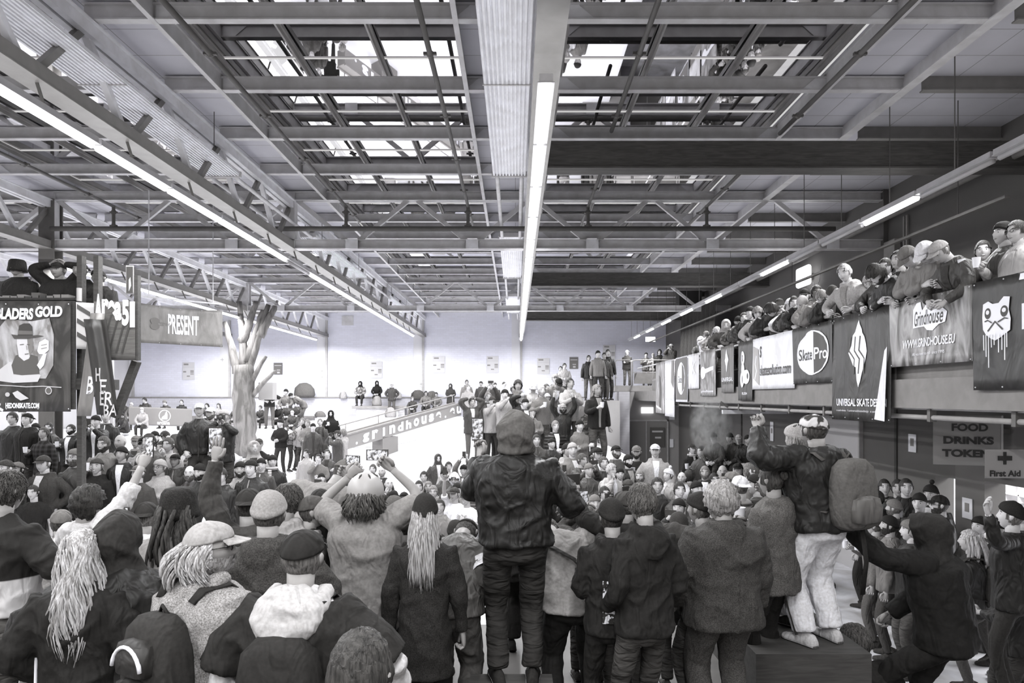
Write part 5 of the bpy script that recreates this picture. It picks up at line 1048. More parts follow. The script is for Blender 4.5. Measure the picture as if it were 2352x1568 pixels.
def crowd(text, zone, ymin, ymax, lod=1):
    rows = [parse(l, zone) for l in text.strip().splitlines() if l.strip()]
    for d in rows:
        if not zone.startswith('balcony'):
            c, Y, x, g, h, tall = place_free(d, ymin, ymax)
        else:
            tall = {'rail': 1.68, 'rail2': 1.50, 'hang': 1.58, 'sit': 1.33}.get(d['pose'], 1.76); g = 3.46; Y = (tall+.06)*F/max(60, CY-d['yt']) if CY-d['yt'] > 60 else d['Y']; x = (d['px']-CX)*Y/F
            if d['Y'] > 0: Y = d['Y']; x = (d['px']-CX)*Y/F
            x0 = 5.22 if d['pose'].startswith('rail') or d['pose'] == 'hang' else 5.3
            if x < x0 or (d['Y'] == 0 and x > 6.4): Y = x0*F/(d['px']-CX) if x < x0 else 6.1*F/(d['px']-CX); x = (d['px']-CX)*Y/F
            h = H+(CY-d['yt'])*Y/F-g
        spawn(d, Y, x, g, h, tall, 2 if (Y > 24 and lod == 1) else lod)

# line: px ytop distance facing pose top head options     (facing: 0 away, 180 towards us, 90 left, -90 right)
crowd("""
30 949 12.2 180 down kj ks
62 952 11.9 170 down kh kr
82 975 11.7 180 filmup kj kb
100 984 11.4 172 drink dp dl
113 972 12.2 190 cross dj ks B
163 977 11.6 180 drink kj ks B
193 962 12.6 180 cross kj kc
222 957 12.4 190 phone kj kb
243 946 12.9 200 down kj kb
40 1065 10.6 180 down dv gr BB
102 1049 10.4 176 hips dh dc
172 1036 10.9 178 down dj gb BB G
222 1056 10.2 176 down kh dr
78 1117 8.6 200 down kt ks
240 1005 11.8 185 drink gj ds B
278 1001 11.5 182 drink kj dx
313 1003 12.4 185 down gj gc
330 1007 11.2 185 drink lj kc GG
355 994 13.0 215 down dj kb B
345 999 12.9 170 down dj ks
372 1016 11.9 165 phone dj kl
388 1008 12.2 175 mouth lj ds
318 1072 9.8 180 down ds gc
368 1060 10.4 180 cross lh lb G
432 1010 12.7 160 down gv gu
437 1072 10.9 180 down gp gx BB
462 1069 11.2 182 cross kj kb B
440 1038 12.2 200 mouth dj ks
471 1030 12.6 180 down dj kn
458 929 11.3 200 pocket kb wc
484 938 11.5 184 down dj wc B
514 945 11.9 190 cam kj lb F
500 1027 12.8 180 drink dj kb
530 1014 13.4 190 down ws ks
509 1078 10.7 184 drink kj ks
552 1065 11.2 184 down lh kb B
578 1059 11.6 180 down kj kr
600 1056 12.1 186 down dj kb F
625 1048 11.9 200 down kj kb sc
548 1020 13.6 130 bend kj kc
583 1016 14.6 200 down lh lo
595 1009 14.4 210 down ks dc
418 998 14.4 60 bend gj ks bp
14 1060 9.6 170 down kj dr
280 1030 12.4 190 down kj kb
402 1046 12.6 190 down dj kc
""", 'left crowd below the posters', 8.2, 15.0)
crowd("""
645 965 22.4 170 front ks kb
670 978 21.6 240 bend lc kb
695 961 22.8 180 down lj gs
707 965 21.9 175 front gj gs
735 963 23.5 180 down dj gs bp
719 974 22.2 200 down dj kb
760 944 21.6 192 drink ko ko F
775 990 20.5 120 cam dj dc
788 988 21.2 110 down lh gu
705 1033 18.4 180 down lj ks
732 1045 17.6 190 mouth gs ks
752 1034 17.8 185 cross dj ks
748 1018 19.4 190 squat dj dh
776 1077 15.6 180 down kj kb F
785 1090 14.8 180 cam lj ks
738 1090 14.2 184 phone kt kb F
810 1070 15.8 190 down lj ds
857 1068 16.2 180 down kj ds
878 1074 15.7 182 down kj lx B
893 1101 13.4 190 mouth dj gx
928 1133 12.5 184 down lj kc
962 1106 13.4 184 down kh ks
974 1084 14.4 180 down lj ks
984 1108 13.8 190 down gj gl F
995 1117 12.9 182 down gj gs
1006 1044 16.9 196 pocket dj do
1044 1090 13.4 182 down dj wu BB G
1066 1070 14.6 184 filmup2 gj kb
1092 1068 14.2 186 down gv kb B
1050 1112 12.4 200 down gj kb
1045 1122 11.9 168 filmup wt dc
1072 1130 11.5 172 clap wt kc
942 1150 11.8 180 down dj ks
1010 1150 11.6 180 down gj ks
905 1130 12.6 188 down kj kb
868 1100 14.6 182 down gj ds
1020 1080 15.2 184 cross dj kb
1030 1062 16.4 186 down lj ks
838 1092 14.6 180 phone kj kc
820 1105 13.8 186 down wj ks
""", 'group on the white floor in the middle', 9.5, 25)
crowd("""
1083 915 18.4 200 hold dj ks
1130 913 18.6 196 phone lj db
1121 903 19.2 196 filmup2 dj gs
1160 897 18.8 198 phone lh kb
1075 884 27.5 196 down lh gs
1072 873 29.5 190 down gj ds
1105 877 28.5 180 down dj db
1137 880 27.2 184 down dv db
1128 881 27.8 184 down gj kb
1158 878 26.5 240 shade wt ds
1182 884 21.5 196 down lj lu B
1190 876 20.4 196 down gh ku
1198 903 18.2 200 shade kj ks
1225 880 20.6 200 drink lj wh G
1206 918 17.4 198 down kj kb
1222 939 16.4 200 mouth gj gb F
1244 888 19.6 200 drink gs ls B
1256 904 18.2 200 down kh wc B
1262 878 20.2 200 bend gj kc
1276 861 21.4 196 drink dj lc
1255 884 21.8 200 down gj ds
1293 929 16.6 184 raise2 kj lc BB
1309 871 18.9 190 clap lh ks
1300 900 19.8 195 down wj gs
1275 968 15.4 196 front kv gs
1331 968 15.6 200 cross gh kb
1352 929 16.8 206 drink gc gb
1370 885 18.4 200 drink kh gl
1301 1022 13.4 200 down lh kb
1315 1021 13.0 204 down gh lb
1276 1060 12.5 200 phone gj gr
1335 1044 12.7 210 phone dj ds
1365 1034 12.9 214 down dj kb BB
1372 1030 14.6 204 down dj kc
1415 1026 14.0 190 down dj kc B
1462 1026 14.9 170 drink kt gc B
1505 1023 14.4 176 pocket lh wc
1443 1048 12.9 200 down kj kb B
1402 1067 11.7 206 mouth lj ls
1470 1082 11.9 160 down kj gs BB
1442 1104 11.0 190 down dj dc
1290 1090 11.4 200 down kh ks B
1317 1112 10.7 200 drink dj lb
1241 921 18.6 200 down gv ks
1325 905 19.6 200 down gj kb
1267 1010 14.6 200 down kj kb
1387 1052 13.6 200 down kj ds
1352 1068 12.4 204 cross dj gb
1424 1078 12.8 196 down dj kb
1388 1120 10.9 196 cam gj ks
1365 1140 10.4 190 down dj gb
1425 1135 10.2 186 down kj kb
1232 1000 15.4 196 down dj ks
1248 1050 13.6 196 down gj kb
""", 'dense group right of the ramp ledge', 9.2, 31)
crowd("""
1535 1080 11.2 120 down lj wb pom F
1566 1086 11.6 150 down wj lx B
1584 1084 10.6 0 down gh ku
1619 1073 11.0 165 down kj gs B
1660 1071 10.8 170 phone lj kx
1590 1022 16.6 210 down ko dc sc
1612 1027 16.2 120 drink dj ks
1645 992 17.4 140 sit dj kc
1683 992 16.9 140 sit dj kb
1700 996 16.6 150 sit kj lc
1720 998 16.4 150 sit kj kb
1695 1067 10.6 160 down kj kc
1720 1070 10.8 40 down gc gu
1740 1066 9.6 30 down gh dy F
1683 1088 8.6 50 down lj gc
1700 1098 7.9 30 down gv wr bp
1640 1090 10.4 170 down dj ks
1600 1110 9.9 190 down dj kb
1560 1110 9.8 184 cross dj ks
1510 1100 10.6 190 down kj ks
1665 1100 9.4 150 drink wj gs
1740 1095 8.9 60 down dv kb
2062 1105 9.6 140 drink kj ks
2030 1104 10.0 150 down kj ks
2080 1103 9.3 150 drink kj ks
2140 1118 9.2 130 down kj kb pom
2112 1138 9.4 120 down kj kb
2160 1142 8.6 70 down kj kc G B
2055 1152 8.9 40 down dj gb B
2108 1186 8.4 110 down kj ks
2130 1184 8.0 100 down kj gy F
2010 1192 9.7 60 drink gh db
2042 1190 9.1 60 drink gj kb B
2094 1200 8.6 80 drink kj gb
2250 1192 8.4 110 front dj kb
2295 1196 7.7 80 down kp kb
2230 1222 7.0 60 front kj ll bp
2322 1160 7.0 50 slant kj kb
2348 1165 6.7 60 down kj wb
2330 1282 6.3 80 cross kj dy F
1990 1140 10.6 40 down kj kb
2015 1130 10.9 60 down kj ks
1905 1120 11.5 60 down kj ks
1560 1150 9.0 150 phone kj kb
1640 1150 8.8 170 drink kh kb
""", 'crowd at the right near the food signs', 6.2, 19.2)
crowd("""
287 919 30.5 180 sit dj lb
306 923 30.6 180 sit gj ls
337 912 31 180 sit dj ks
383 918 31 180 sit dj gb
417 919 30.9 185 down kj ks
478 925 32.5 180 sit dj kl F
505 925 32.5 180 sit lj dl F
545 930 32.5 170 sit dj gb
578 940 32.5 180 sit wh ls
602 930 32.8 170 sit dj ds
619 897 32 200 bend kt gs
640 928 32 180 sit ko lb
662 925 33 180 sit dj gs
683 922 33 180 sit dj ks
674 942 30.6 180 sit dj lb
697 906 32 130 bend gj kb
829 875 34 180 sit lc ko F
867 874 34 180 sit ks ko
900 880 33.6 184 hips dj wc
948 910 33.6 180 sit dj gs
979 897 33.8 180 sit gj ks
1003 900 33.8 180 sit gj ks
1035 882 33.2 190 front do do
660 893 33.9 180 sit gj kb
288 945 27.5 150 sit dj ks
330 935 27.2 180 sit lh lb
""", 'row of people along the back wall', 26, 34.6, 2)
crowd("""
1296 835 29.5 180 front lj ks
1288 842 30 180 down dj ds
1352 817 27.0 180 down kj ks
1373 807 27.8 186 down gj kb
1388 811 26.6 186 down dj ks
1396 804 27.4 190 down kj ks
1440 806 31 180 cross dv wu
1484 811 30.5 176 drink gc kb
1500 812 31.2 170 drink lc lc
1515 804 30.6 170 down kj ku
1533 802 31 150 down dj ks
1542 791 30.4 150 phone dj wc
""", 'stair landing group', 26, 32.8, 2)
crowd("""
1605 776 0 200 railup kj lu
1622 762 0 176 cam wt gc
1641 757 0 176 rail lc ll F
1664 741 0 170 rail dj lo
1691 735 0 170 rail gc kb B
1706 721 0 178 railup dj ks
1722 708 0 170 railup kj kb
1746 715 0 150 rail lj gu
1770 713 0 160 rail2 kj ku
1800 697 0 180 rail wt wb
1790 690 0 160 phone dj kb
1812 708 0 170 rail dv lx
1832 697 0 165 rail2 dj lb
1848 667 0 160 railup kj kc
1873 660 0 165 railup gj ks dk
1896 683 0 150 rail2 gj gs
1918 676 0 150 rail2 kj db
1952 649 0 165 railup kj ll F
1975 618 0 110 rail lh ls
2015 643 0 130 rail gj lb
2046 598 0 120 railup dj ks
2080 580 0 110 railup kj ks
2058 634 0 130 railup kj kb dk
2100 622 0 100 rail2 kj ku B
2138 584 0 100 rail lj gb B
2165 584 0 110 rail2 gj gc
2192 578 0 120 rail2 gj wc G
2240 566 0 100 hang dj lc
2305 517 0 80 drink dj kb
2340 512 0 84 drink lj ks G
1760 700 0 190 railup kj kb
1860 690 0 180 railup kj kc
2000 640 0 170 railup kj kc
2030 620 0 160 railup kj ks
2115 600 0 150 railup kj ks
2260 560 0 140 railup kj ks
1655 770 0 190 rail lc gb
1684 752 0 180 railup kj ks
1734 724 0 180 railup dj gb
1820 684 0 170 railup kj ks
""", 'balcony', 0, 0, 1)
# stage people and labels
# ================================================================ foreground people, seen from behind, and what they carry
FG = []
def fg(label, cx, yt, Y, g, face=0, pose='down', top='jacket', topm=None, hat=None, hc=.1, hair='short', hairc=.05, bot='jeans', botm=None, beard=0, glasses=0, fem=0, bulk=1., shoe=.05, skin=.29, w=1., lod=0, tall=1.78, over=None, **kw):
    x = (cx-CX)*Y/F; h = H-(yt-CY)*Y/F-g; s = h/tall; p = dict(POSE[pose] if isinstance(pose, str) else pose); p.update(kw)
    root = bpy.data.objects.new('person', None); COL.objects.link(root); root.location = (x, Y, g); root.rotation_euler = (0, 0, R(face)); root.scale = (s*w, s*w, s)
    tag(root, label, 'person'); PLACED.append((x, Y, g))
    fr, P = build_person(root, p, lod, hat, hc, hair, hairc, beard, glasses, top, topm or mat('cloth', .05), bot, botm or mat('denim', .045), skin, fem, bulk, shoe, seed=int(cx+yt), tie=kw.get('tie'))
    FG.append((label, cx, yt, Y, s)); return root, fr, P
DK = 1.0
denim = mat('denim', .12); blk = mat('cloth', .018); nyl = mat('nylon', .03); C = 'cloth'
# left edge
r1 = fg('person at the left edge in a black sweater with a broad pale band, jeans', 6, 1083, 4.3, DK, -12, dict(R=(.24, .22, 1.25), L=D, hr=(.8, -.6, -.6)), 'sweater', mat('band', .02), botm=mat('denim', .09), hairc=.06, bulk=1.2, w=1.06, hem=.97)
tw = fg('person with long wavy blond hair in a black coat beside the black-hooded jacket', 186, 1220, 3.45, DK, 12, dict(R=(.2, .1, 1.0), L=(.2, .1, 1.0)), 'coat', blk, hair='long', hairc=.33, fem=1, hairlen=.50, wave=.018, bulk=.9)
hk = fg('person in a black hooded jacket with one arm around the blond person', 268, 1183, 3.6, DK, 14, dict(L=(.40, .13, 1.08), R=D, hl=(.7, -.9, -.3), curlL=.3), 'jacket', mat('nylon', .015), 'hood', .028, botm=mat('denim', .2), bulk=1.5, w=1.06, hem=.80)
db = fg('person with dreadlocks under a black bucket hat, grey printed jersey', 408, 1124, 4.3, DK, 0, 'down', 'tee', mat(C, .22), 'bucket', .02, 'dread', .035, bulk=1.5, w=1.12, skin=.2, hairlen=.34)
bg = fg('bearded person in profile with grey cap, glasses and grey hoodie', 470, 1200, 3.3, DK, -28, dict(R=(.23, .16, .95), L=(.15, .26, 1.0), hr=(.7, -.8, 0), yaw=-48), 'hoodie', mat('wool', .26), 'cap', mat(C, .33), 'long', .32, beard=2, glasses=1, bulk=1.5, w=1.1, hairlen=.14, botm=mat('denim', .16))
k1 = fg('person in a grey knitted beanie and long dark wool coat with hood', 616, 1134, 4.05, DK, 4, 'pocket', 'coat', mat('wool', .045), 'beanie', .27, 'short', .08, bulk=1.4, w=1.1)
k2 = fg('person in a black cap with grey shoulders standing left of the grey beanie', 570, 1124, 4.7, DK, 10, 'raisel', 'hoodie', mat(C, .05), 'rcap', .03, 'short', .05, bulk=1.1)
k3 = fg('person with short dark hair and dark scarf collar in a pale jacket', 657, 1113, 4.9, DK, -20, 'down', 'jacket', mat(C, .32), hair='short', hairc=.07, bulk=1.5, w=1.1)
kg = fg('person in a black flat cap and black shirt over a white hood and sleeves', 692, 1222, 3.12, DK, -6, dict(R=(.40, .10, .98), L=(.30, -.02, .92), hr=(1, -.5, 0), hl=(1, -.6, 0)), 'sweater', mat(C, .5), 'flat', .02, 'short', .10, bulk=.7, w=1.1)
bt = fg('person in a black backwards cap with a square patch, dark printed jacket', 736, 1125, 5.05, DK, 10, dict(L=(.2, .2, 1.2), R=D), 'jacket', mat(C, .018), 'rcap', .025, 'short', .1, bulk=1.2)
hm = fg('person in a pale skate helmet and grey t-shirt filming with both arms raised', 838, 1086, 4.75, DK, -3, dict(R=(.13, .20, 1.80), L=(.17, .22, 1.74), hr=(1, .25, -.5), hl=(1, .2, -.6)), 'tee', mat(C, .22), 'helmet', .36, 'long', .07, bulk=1.6, w=1.08, botm=mat('denim', .03), hairlen=.12, tall=1.80, hem=.76)
lh = fg('person with long streaked hair under a black beanie, long black coat', 976, 1140, 4.4, DK, 0, 'down', 'coat', mat('wool', .022), 'beanie', .022, 'long', .30, fem=1, hairlen=.42, bulk=.45, w=.92, botm=mat(C, .018), hem=.62)
wb = fg('person bent forward in a grey windbreaker with a white stripe on the sleeve', 1034, 1188, 4.92, DK, -10, dict(R=(.25, .14, .98), L=(.27, .12, .98), lean=30, pitch=-48, hl=(.3, -1, .1), hr=(.3, -1, .1)), 'blouson', mat('nylon', .07), 'cap', .05, bulk=1.2, w=1.15, botm=mat(C, .075), bot='loose', tall=1.66)
hs = fg('hooded person in a black jacket and dark jeans standing on the box, holding a phone', 1184, 949, 4.72, 1.42, 4, dict(L=(.20, .30, 1.46), R=(.34, .2, 1.10), hl=(.2, -.3, -1), hr=(.3, -1, -.3), stance=.10, drape=0), 'jacket', mat('nylon', .013), 'hood', .10, bot='jeans', botm=mat('denim', .03), bulk=1.25, w=1.13, hem=.93, shoe=.03)
gs = fg('person leaning in a light grey sweater with a dark strap across the back', 1322, 1176, 5.1, DK, 12, dict(R=(.25, .4, 1.12), L=(.2, .45, 1.2), lean=26, side=-10, pitch=-58, hr=(1, -.4, 0), hl=(1, -.4, 0)), 'sweater', mat(C, .24), hairc=.1, bulk=2.2, w=1.34, botm=mat(C, .018), tall=1.68, hem=.92)
bw = fg('person in a black beanie with a patterned shirt back and black hoodie', 1406, 1150, 4.6, DK, 8, dict(R=(.15, .25, 1.25), L=(.15, .25, 1.25), hr=(.3, -.6, -1), hl=(.3, -.6, -1)), 'hoodie', mat(C, .018), 'beanie', .022, 'short', .05, bulk=1., fem=1, botm=mat(C, .018), bot='slim')
ym = fg('person with short brown hair in a black hoodie, one hand in jeans pocket', 1480, 1112, 4.4, DK, 24, dict(L=(.2, .15, 1.0), R=(.2, .1, .96), hl=(.35, -1, .0), hr=(.3, -1, 0), yaw=12), 'hoodie', mat(C, .018), hair='short', hairc=.09, bot='slim', botm=mat('denim', .05), bulk=.6, w=.94)
wc = fg('person with wavy grey hair in a long dark wool coat and grey trousers', 1660, 1113, 4.85, DK, 10, dict(R=D, L=(.26, .14, .92), hl=(.8, -.8, 0)), 'coat', mat('wool', .045), hair='curly', hairc=.22, botm=mat('wool', .06), bot='loose', bulk=1.6, w=1.12, hem=.80)
pf = fg('person with dark tied-up hair in a grey sweater holding an empty cup', 1776, 1045, 5.5, DK, 38, dict(R=(.10, .30, 1.28), L=(.05, .28, 1.12), hr=(.8, -.3, -1)), 'coat', mat('wool', .09), hair='bun', hairc=.05, fem=1, bulk=1., botm=mat(C, .018), hem=.82, tall=1.86)
mc = fg('person in a patterned cap, black jacket and pale track trousers with fist raised', 1880, 953, 5.5, 1.42, 22, dict(L=(.40, .14, 1.68), R=(.22, .24, 1.1), hl=(1, -.2, -.8), curlL=.9, hr=(1, -.4, -.3)), 'jacket', mat('nylon', .015), 'cap', mat('camo', .5, v2=.04), bot='track', botm=mat(C, .70), bulk=1.6, w=1.14, shoe=.5, hem=.90, side=-2)
mf = fg('person with long fair hair standing close behind the patterned cap, pale trousers', 1832, 978, 5.95, 1.42, 30, dict(R=(.2, .2, 1.2), L=(.2, .2, 1.2)), 'jacket', mat(C, .05), 'beanie', .3, 'long', .2, bot='loose', botm=mat(C, .75), fem=1, bulk=1.)
hr = fg('person in a black hood at the lower right holding up a phone', 2170, 1182, 5.5, .55, 50, dict(L=(.22, .50, 1.66), R=(.14, .34, .98), hl=(.8, .1, -1), hr=(.8, -.8, -.1), stance=.16, l2=(-.12, .42, .09), l1=(.12, -.12, .09), dz=-.12, lean=6, curlL=.7), 'hoodie', mat(C, .013), 'hood', .022, botm=mat(C, .018), bulk=1.5, w=1.1, tall=1.67)
kd = fg('small crouching person in a dark hooded jacket at the bottom right', 2036, 1462, 5.6, 0, 20, 'squat', 'jacket', mat(C, .025), hair='short', hairc=.09, tall=1.12, bulk=1.2)
bh = fg('blurred-looking person at the bottom edge, only dark hair and nape visible', 822, 1458, 1.85, DK, -8, 'down', 'jacket', mat(C, .05), hair='short', hairc=.035, w=1.0, smooth=1)
# second row behind them
s1 = fg('person with dark curly hair in a pale hoodie reaching one long arm up', 196, 1122, 4.9, DK, -22, dict(R=(.20, .32, 1.94), L=(.25, .2, 1.1), hr=(.7, .2, -.6), cuff=.45, curlR=.3), 'hoodie', mat(C, .5), hair='curly', hairc=.03, bulk=1.2)
s2 = fg('person with a dark backwards cap on grey curly hair, white hood', 334, 1155, 5.0, DK, 8, 'down', 'hoodie', mat(C, .66), 'rcap', .03, 'curly', .13, bulk=1.1)
s3 = fg('person in a white patterned cap behind the grey cap', 489, 1176, 4.9, DK, 0, 'down', 'jacket', mat(C, .4), 'rcap', .8, 'short', .1)
s4 = fg('person in a grey t-shirt hunched forward with elbow out, wearing a dark cap', 690, 1066, 6.4, DK, -30, dict(R=(.24, .30, 1.50), L=(.38, .10, 1.24), lean=38, hr=(1, .2, -.3), hl=(1, .3, .3)), 'tee', mat(C, .20), 'cap', .12, bulk=1.4, w=1.12, tall=1.62)
s5 = fg('person in a plain dark cap right of the patch cap', 712, 1140, 4.9, DK, -70, 'down', 'jacket', mat(C, .025), 'cap', .07, 'short', .05)
s6 = fg('person with a grey round beanie just right of the skate helmet', 905, 1143, 5.6, DK, 0, 'down', 'jacket', mat(C, .018), 'beanie', .10, 'short', .05)
s7 = fg('person in a black beanie in front of the open hands near the middle', 1046, 1198, 5.6, DK, -6, 'down', 'jacket', mat(C, .025), 'beanie', .03, 'short', .05)
s8 = fg('person with outstretched sleeve filming, left of the short-haired hoodie', 1440, 1130, 5.3, DK, 20, dict(L=(.28, .44, 1.72), R=D, hl=(.7, .0, -1)), 'jacket', mat(C, .018), 'cap', .05)
s9 = fg('person in a black beanie in profile raising a phone, left of the wool coat', 1612, 1135, 5.1, DK, 45, dict(L=(.20, .50, 1.62), R=D, hl=(.7, .0, -1)), 'jacket', mat(C, .05), 'beanie', .022, 'short', .1)
s10 = fg('person in a dark padded jacket behind the wool coat', 1735, 1170, 6.0, DK, 10, 'down', 'puffer', mat('puffer', .13), 'beanie', .05)
s11 = fg('person in dark clothing between the grey sweater and the patterned shirt', 1352, 1165, 5.8, DK, 0, dict(R=(.1, .3, 1.7), L=(.1, .3, 1.66), hr=(.9, .1, -.6), hl=(.9, .1, -.6)), 'jacket', mat(C, .05), hair='long', hairc=.06, hairlen=.2)
s12 = fg('person in dark clothes behind the long black coat', 930, 1180, 5.2, DK, 0, 'down', 'jacket', mat(C, .035), 'beanie', .05)
s13 = fg('person in dark clothes between the cup holder and the wool coat', 1700, 1190, 5.9, DK, 0, 'down', 'jacket', mat(C, .035), hair='short', hairc=.05)
s14 = fg('person in a dark jacket between the short-haired hoodie and the wool coat', 1560, 1180, 5.6, DK, 0, 'down', 'coat', mat(C, .018), 'beanie', .04)
s15 = fg('person in a dark jacket left of the dreadlocks', 300, 1180, 5.4, DK, 0, 'down', 'jacket', mat(C, .05), 'cap', .06)
s16 = fg('person in a grey cap turned left near the left edge', 140, 1172, 5.3, DK, 30, 'down', 'jacket', mat(C, .3), 'cap', .13)
s17 = fg('person in a dark t-shirt behind the flat cap', 770, 1190, 5.0, DK, 0, 'down', 'jacket', mat(C, .018), hair='short', hairc=.05)
s18 = fg('dark-coated person between the windbreaker and the long black coat', 1010, 1230, 5.9, DK, 0, 'down', 'coat', mat(C, .018), 'beanie', .03)
s19 = fg('person in dark clothes standing just behind the legs of the hooded person on the box', 1208, 1066, 6.5, DK, 0, 'down', 'coat', mat(C, .02), 'beanie', .03, bulk=1.2, w=1.15, botm=mat(C, .02), bot='loose', shoe=.02)
# people on the stage platform at the left
for lb, px, yt, po, ht in (('person in black with a brimmed hat at the mixing desk, above the big poster', 42, 598, 'front', 'bucket'), ('person in black holding headphones, next to the brimmed hat', 136, 604, 'hold', 'cap'),
                           ('person in black beside the post of the left platform', 186, 604, 'front', 'rcap'), ('person in black beanie above the Area51 board', 228, 622, 'front', 'beanie')):
    q, fr_, P_ = fg(lb, px, yt, 9.75, 3.65, 180, po, 'jacket', mat(C, .02), ht, .02, lod=1, bulk=1.2, skin=.25, w=1.2)
# ------------ carried things
A = lambda t, v: world(t[0], t[2][v][2])
make_backpack(bg[0], bg[1], 'black backpack with white piping and pockets on the grey hoodie at left', .03, .8, 1.05, (0, -.22, 1.16), pockets=2)
make_backpack(kg[0], kg[1], 'plain black backpack on the person in the flat cap', .022, None, 1.12, (0, -.20, 1.12))
make_backpack(mc[0], mc[1], 'grey rucksack with long loose strap on the person with raised fist', .10, None, 1.1, (.06, -.24, 1.20))
o = MB(); o.tube(mc[1].body([(.10, -.26, 1.0), (.10, -.30, .7), (.09, -.28, .45)]), [(.022, .005)]*3, 6); q = obj('loose_strap', o, mat(C, .018), mc[0], True)
# black overshirt parts, stripes, lettering on the backs
def shirt_over(t, v, z0=.86, K=.052, sl=.55):
    root, fr, P = t; mb = MB(); torso(mb, fr, z0, 1.47, K, 16, 0, 0, .01)
    for s, k in ((1, 'R'), (-1, 'L')): sh, el, wr = P[k]; limb(mb, sh+nA([-s*.04, 0, 0]), sh+(el-sh)*.6, sh+(el-sh)*1.02, (.100, .098, .098), 12, .02)
    o = obj('overshirt', mb, mat('cloth', v), root, True); remesh(o, .0125, .02, 2)
shirt_over(kg, .022)
mb = MB(); th = np.linspace(-.5, math.pi+.5, 14); mb.tube([kg[1].body([.11*math.cos(t), -.10*math.sin(t)-.03, 1.50-.05*math.sin(t)])[0] for t in th], [.03+.05*max(0, math.sin(t)) for t in th], 10)
mb.rings([kg[1].body(np.stack([w_*np.cos(q), y_+d_*np.sin(q), np.full(14, z_)], 1)) for q in [np.arange(14)*math.pi/7] for w_, d_, y_, z_ in ((.02, .02, -.17, 1.30), (.10, .05, -.17, 1.35), (.15, .075, -.14, 1.43), (.13, .07, -.11, 1.50), (.07, .05, -.08, 1.56))])
q = obj('white_hood', mb, mat('cloth', .42), kg[0], True); remesh(q, .011, .012, 0)
def back_text(t, s, x, z, w, h, col, y=-.19):
    V, Fc = text_mesh(s, .04); P_ = t[1].body([(x+a*w, y, z+b*h) for a, b in V]); obj('lettering', MB().add(P_, Fc), mat('plain', col), t[0])
back_text(db, 'Sheldiz', -.02, 1.24, .26, .075, .8, -.205); back_text(db, 'el', -.03, 1.12, .10, .06, .8, -.20); None
P_ = t_ = None
def sleeve_band(t, k, a, b, r, col, name):
    sh, el, wr = t[2][k]; obj(name, MB().tube([sh+(el-sh)*a, sh+(el-sh)*b], r, 14, cap=False), mat('cloth', col), t[0], True)
sleeve_band(wb, 'R', .50, .85, .108, .7, 'white_band')
q = MB(); q.tube(gs[1].body([(-.16, .06, 1.46), (-.10, -.16, 1.44), (.04, -.225, 1.25), (.17, -.18, 1.02), (.22, -.02, .96)]), [(.022, .006)]*5, 8); obj('cross_strap', q, mat('cloth', .02), gs[0], True)
for s in (-1, 1):
    for k in ('l1', 'l2'):
        if (k == 'l2') == (s < 0): hp, kn, an = mc[2][k]; off = nA([s*.115, -.0, 0]); obj('side_stripe', MB().tube([hp+off, kn+off*.8, an+off*.65], [(.012, .004)]*3, 6), mat('plain', .03), mc[0], True)
q = MB(); q.add(bw[1].body([(x, -.190, z) for x, z in ((-.12, .98), (.10, .96), (.11, 1.24), (-.12, 1.27))]), [(0, 1, 2, 3)]); obj('printed_panel', q, mat('camo', .8, v2=.03, sc=2.5), bw[0])
# patches on caps
q = MB(); q.add(bt[1].head([(-.005, -.118, .035), (.032, -.114, .035), (.032, -.110, .068), (-.005, -.114, .068)]), [(3, 2, 1, 0)]); obj('patch', q, mat('plain', .25), bt[0])
# phones and cups
def ph(t, k, label, d=(0, .03, .09), s=1., wide=False, lit=True, rz=0):
    fd = unit(t[2][k][2]-t[2][k][1]); p = t[2][k][2]+fd*.08+nA(d); make_phone(t[0], p, t[0].rotation_euler.z+rz, label, s, wide, lit)
ph(hs, 'L', 'phone with lit screen held by the hooded person on the box', (-.03, -.02, .13), 1.15)
ph(s1, 'R', 'phone with lit screen held high by the long bare arm at left', (0, .03, .08), 1.1)
ph(k2, 'L', 'phone with bright screen held upright above the black cap', (-.02, .03, .06), 1.25)
ph(s4, 'R', 'phone held sideways above the hunched grey t-shirt', (.05, .05, .10), 1.2, True)
ph(s8, 'L', 'phone with dark screen held sideways near the middle right', (0, .03, .06), 1.25, True, False)
ph(s9, 'L', 'dark phone raised left of the wool coat', (0, .03, .06), 1.1, False, False)
ph(s11, 'R', 'phone held upright between two hands above the grey sweater', (-.06, .03, .06), 1.1)
ph(hr, 'L', 'slim phone held up by the black-hooded person at the lower right', (0, .03, .05), 1.0, False, False, R(60))
ph(hm, 'L', 'small phone just above the pale skate helmet', (.12, .05, .10), 1.1, True)
ph(r1, 'R', 'phone on a stick at the left edge', (0, .30, .18), 1.3, True)
sp = A(r1, 'R'); tag(obj('selfie_stick', MB().tube([sp+Vector((0, .02, -.08)), sp+Vector((.02, .3, .22))], .009, 6), mat('steel', .6), None, True), 'pale stick holding the phone at the left edge', 'selfie stick')
c_ = pf[2]['R'][2]; make_cup(pf[0], c_+nA([0, .07, .05]), 'clear plastic cup held by the person in the grey sweater', 1.3)
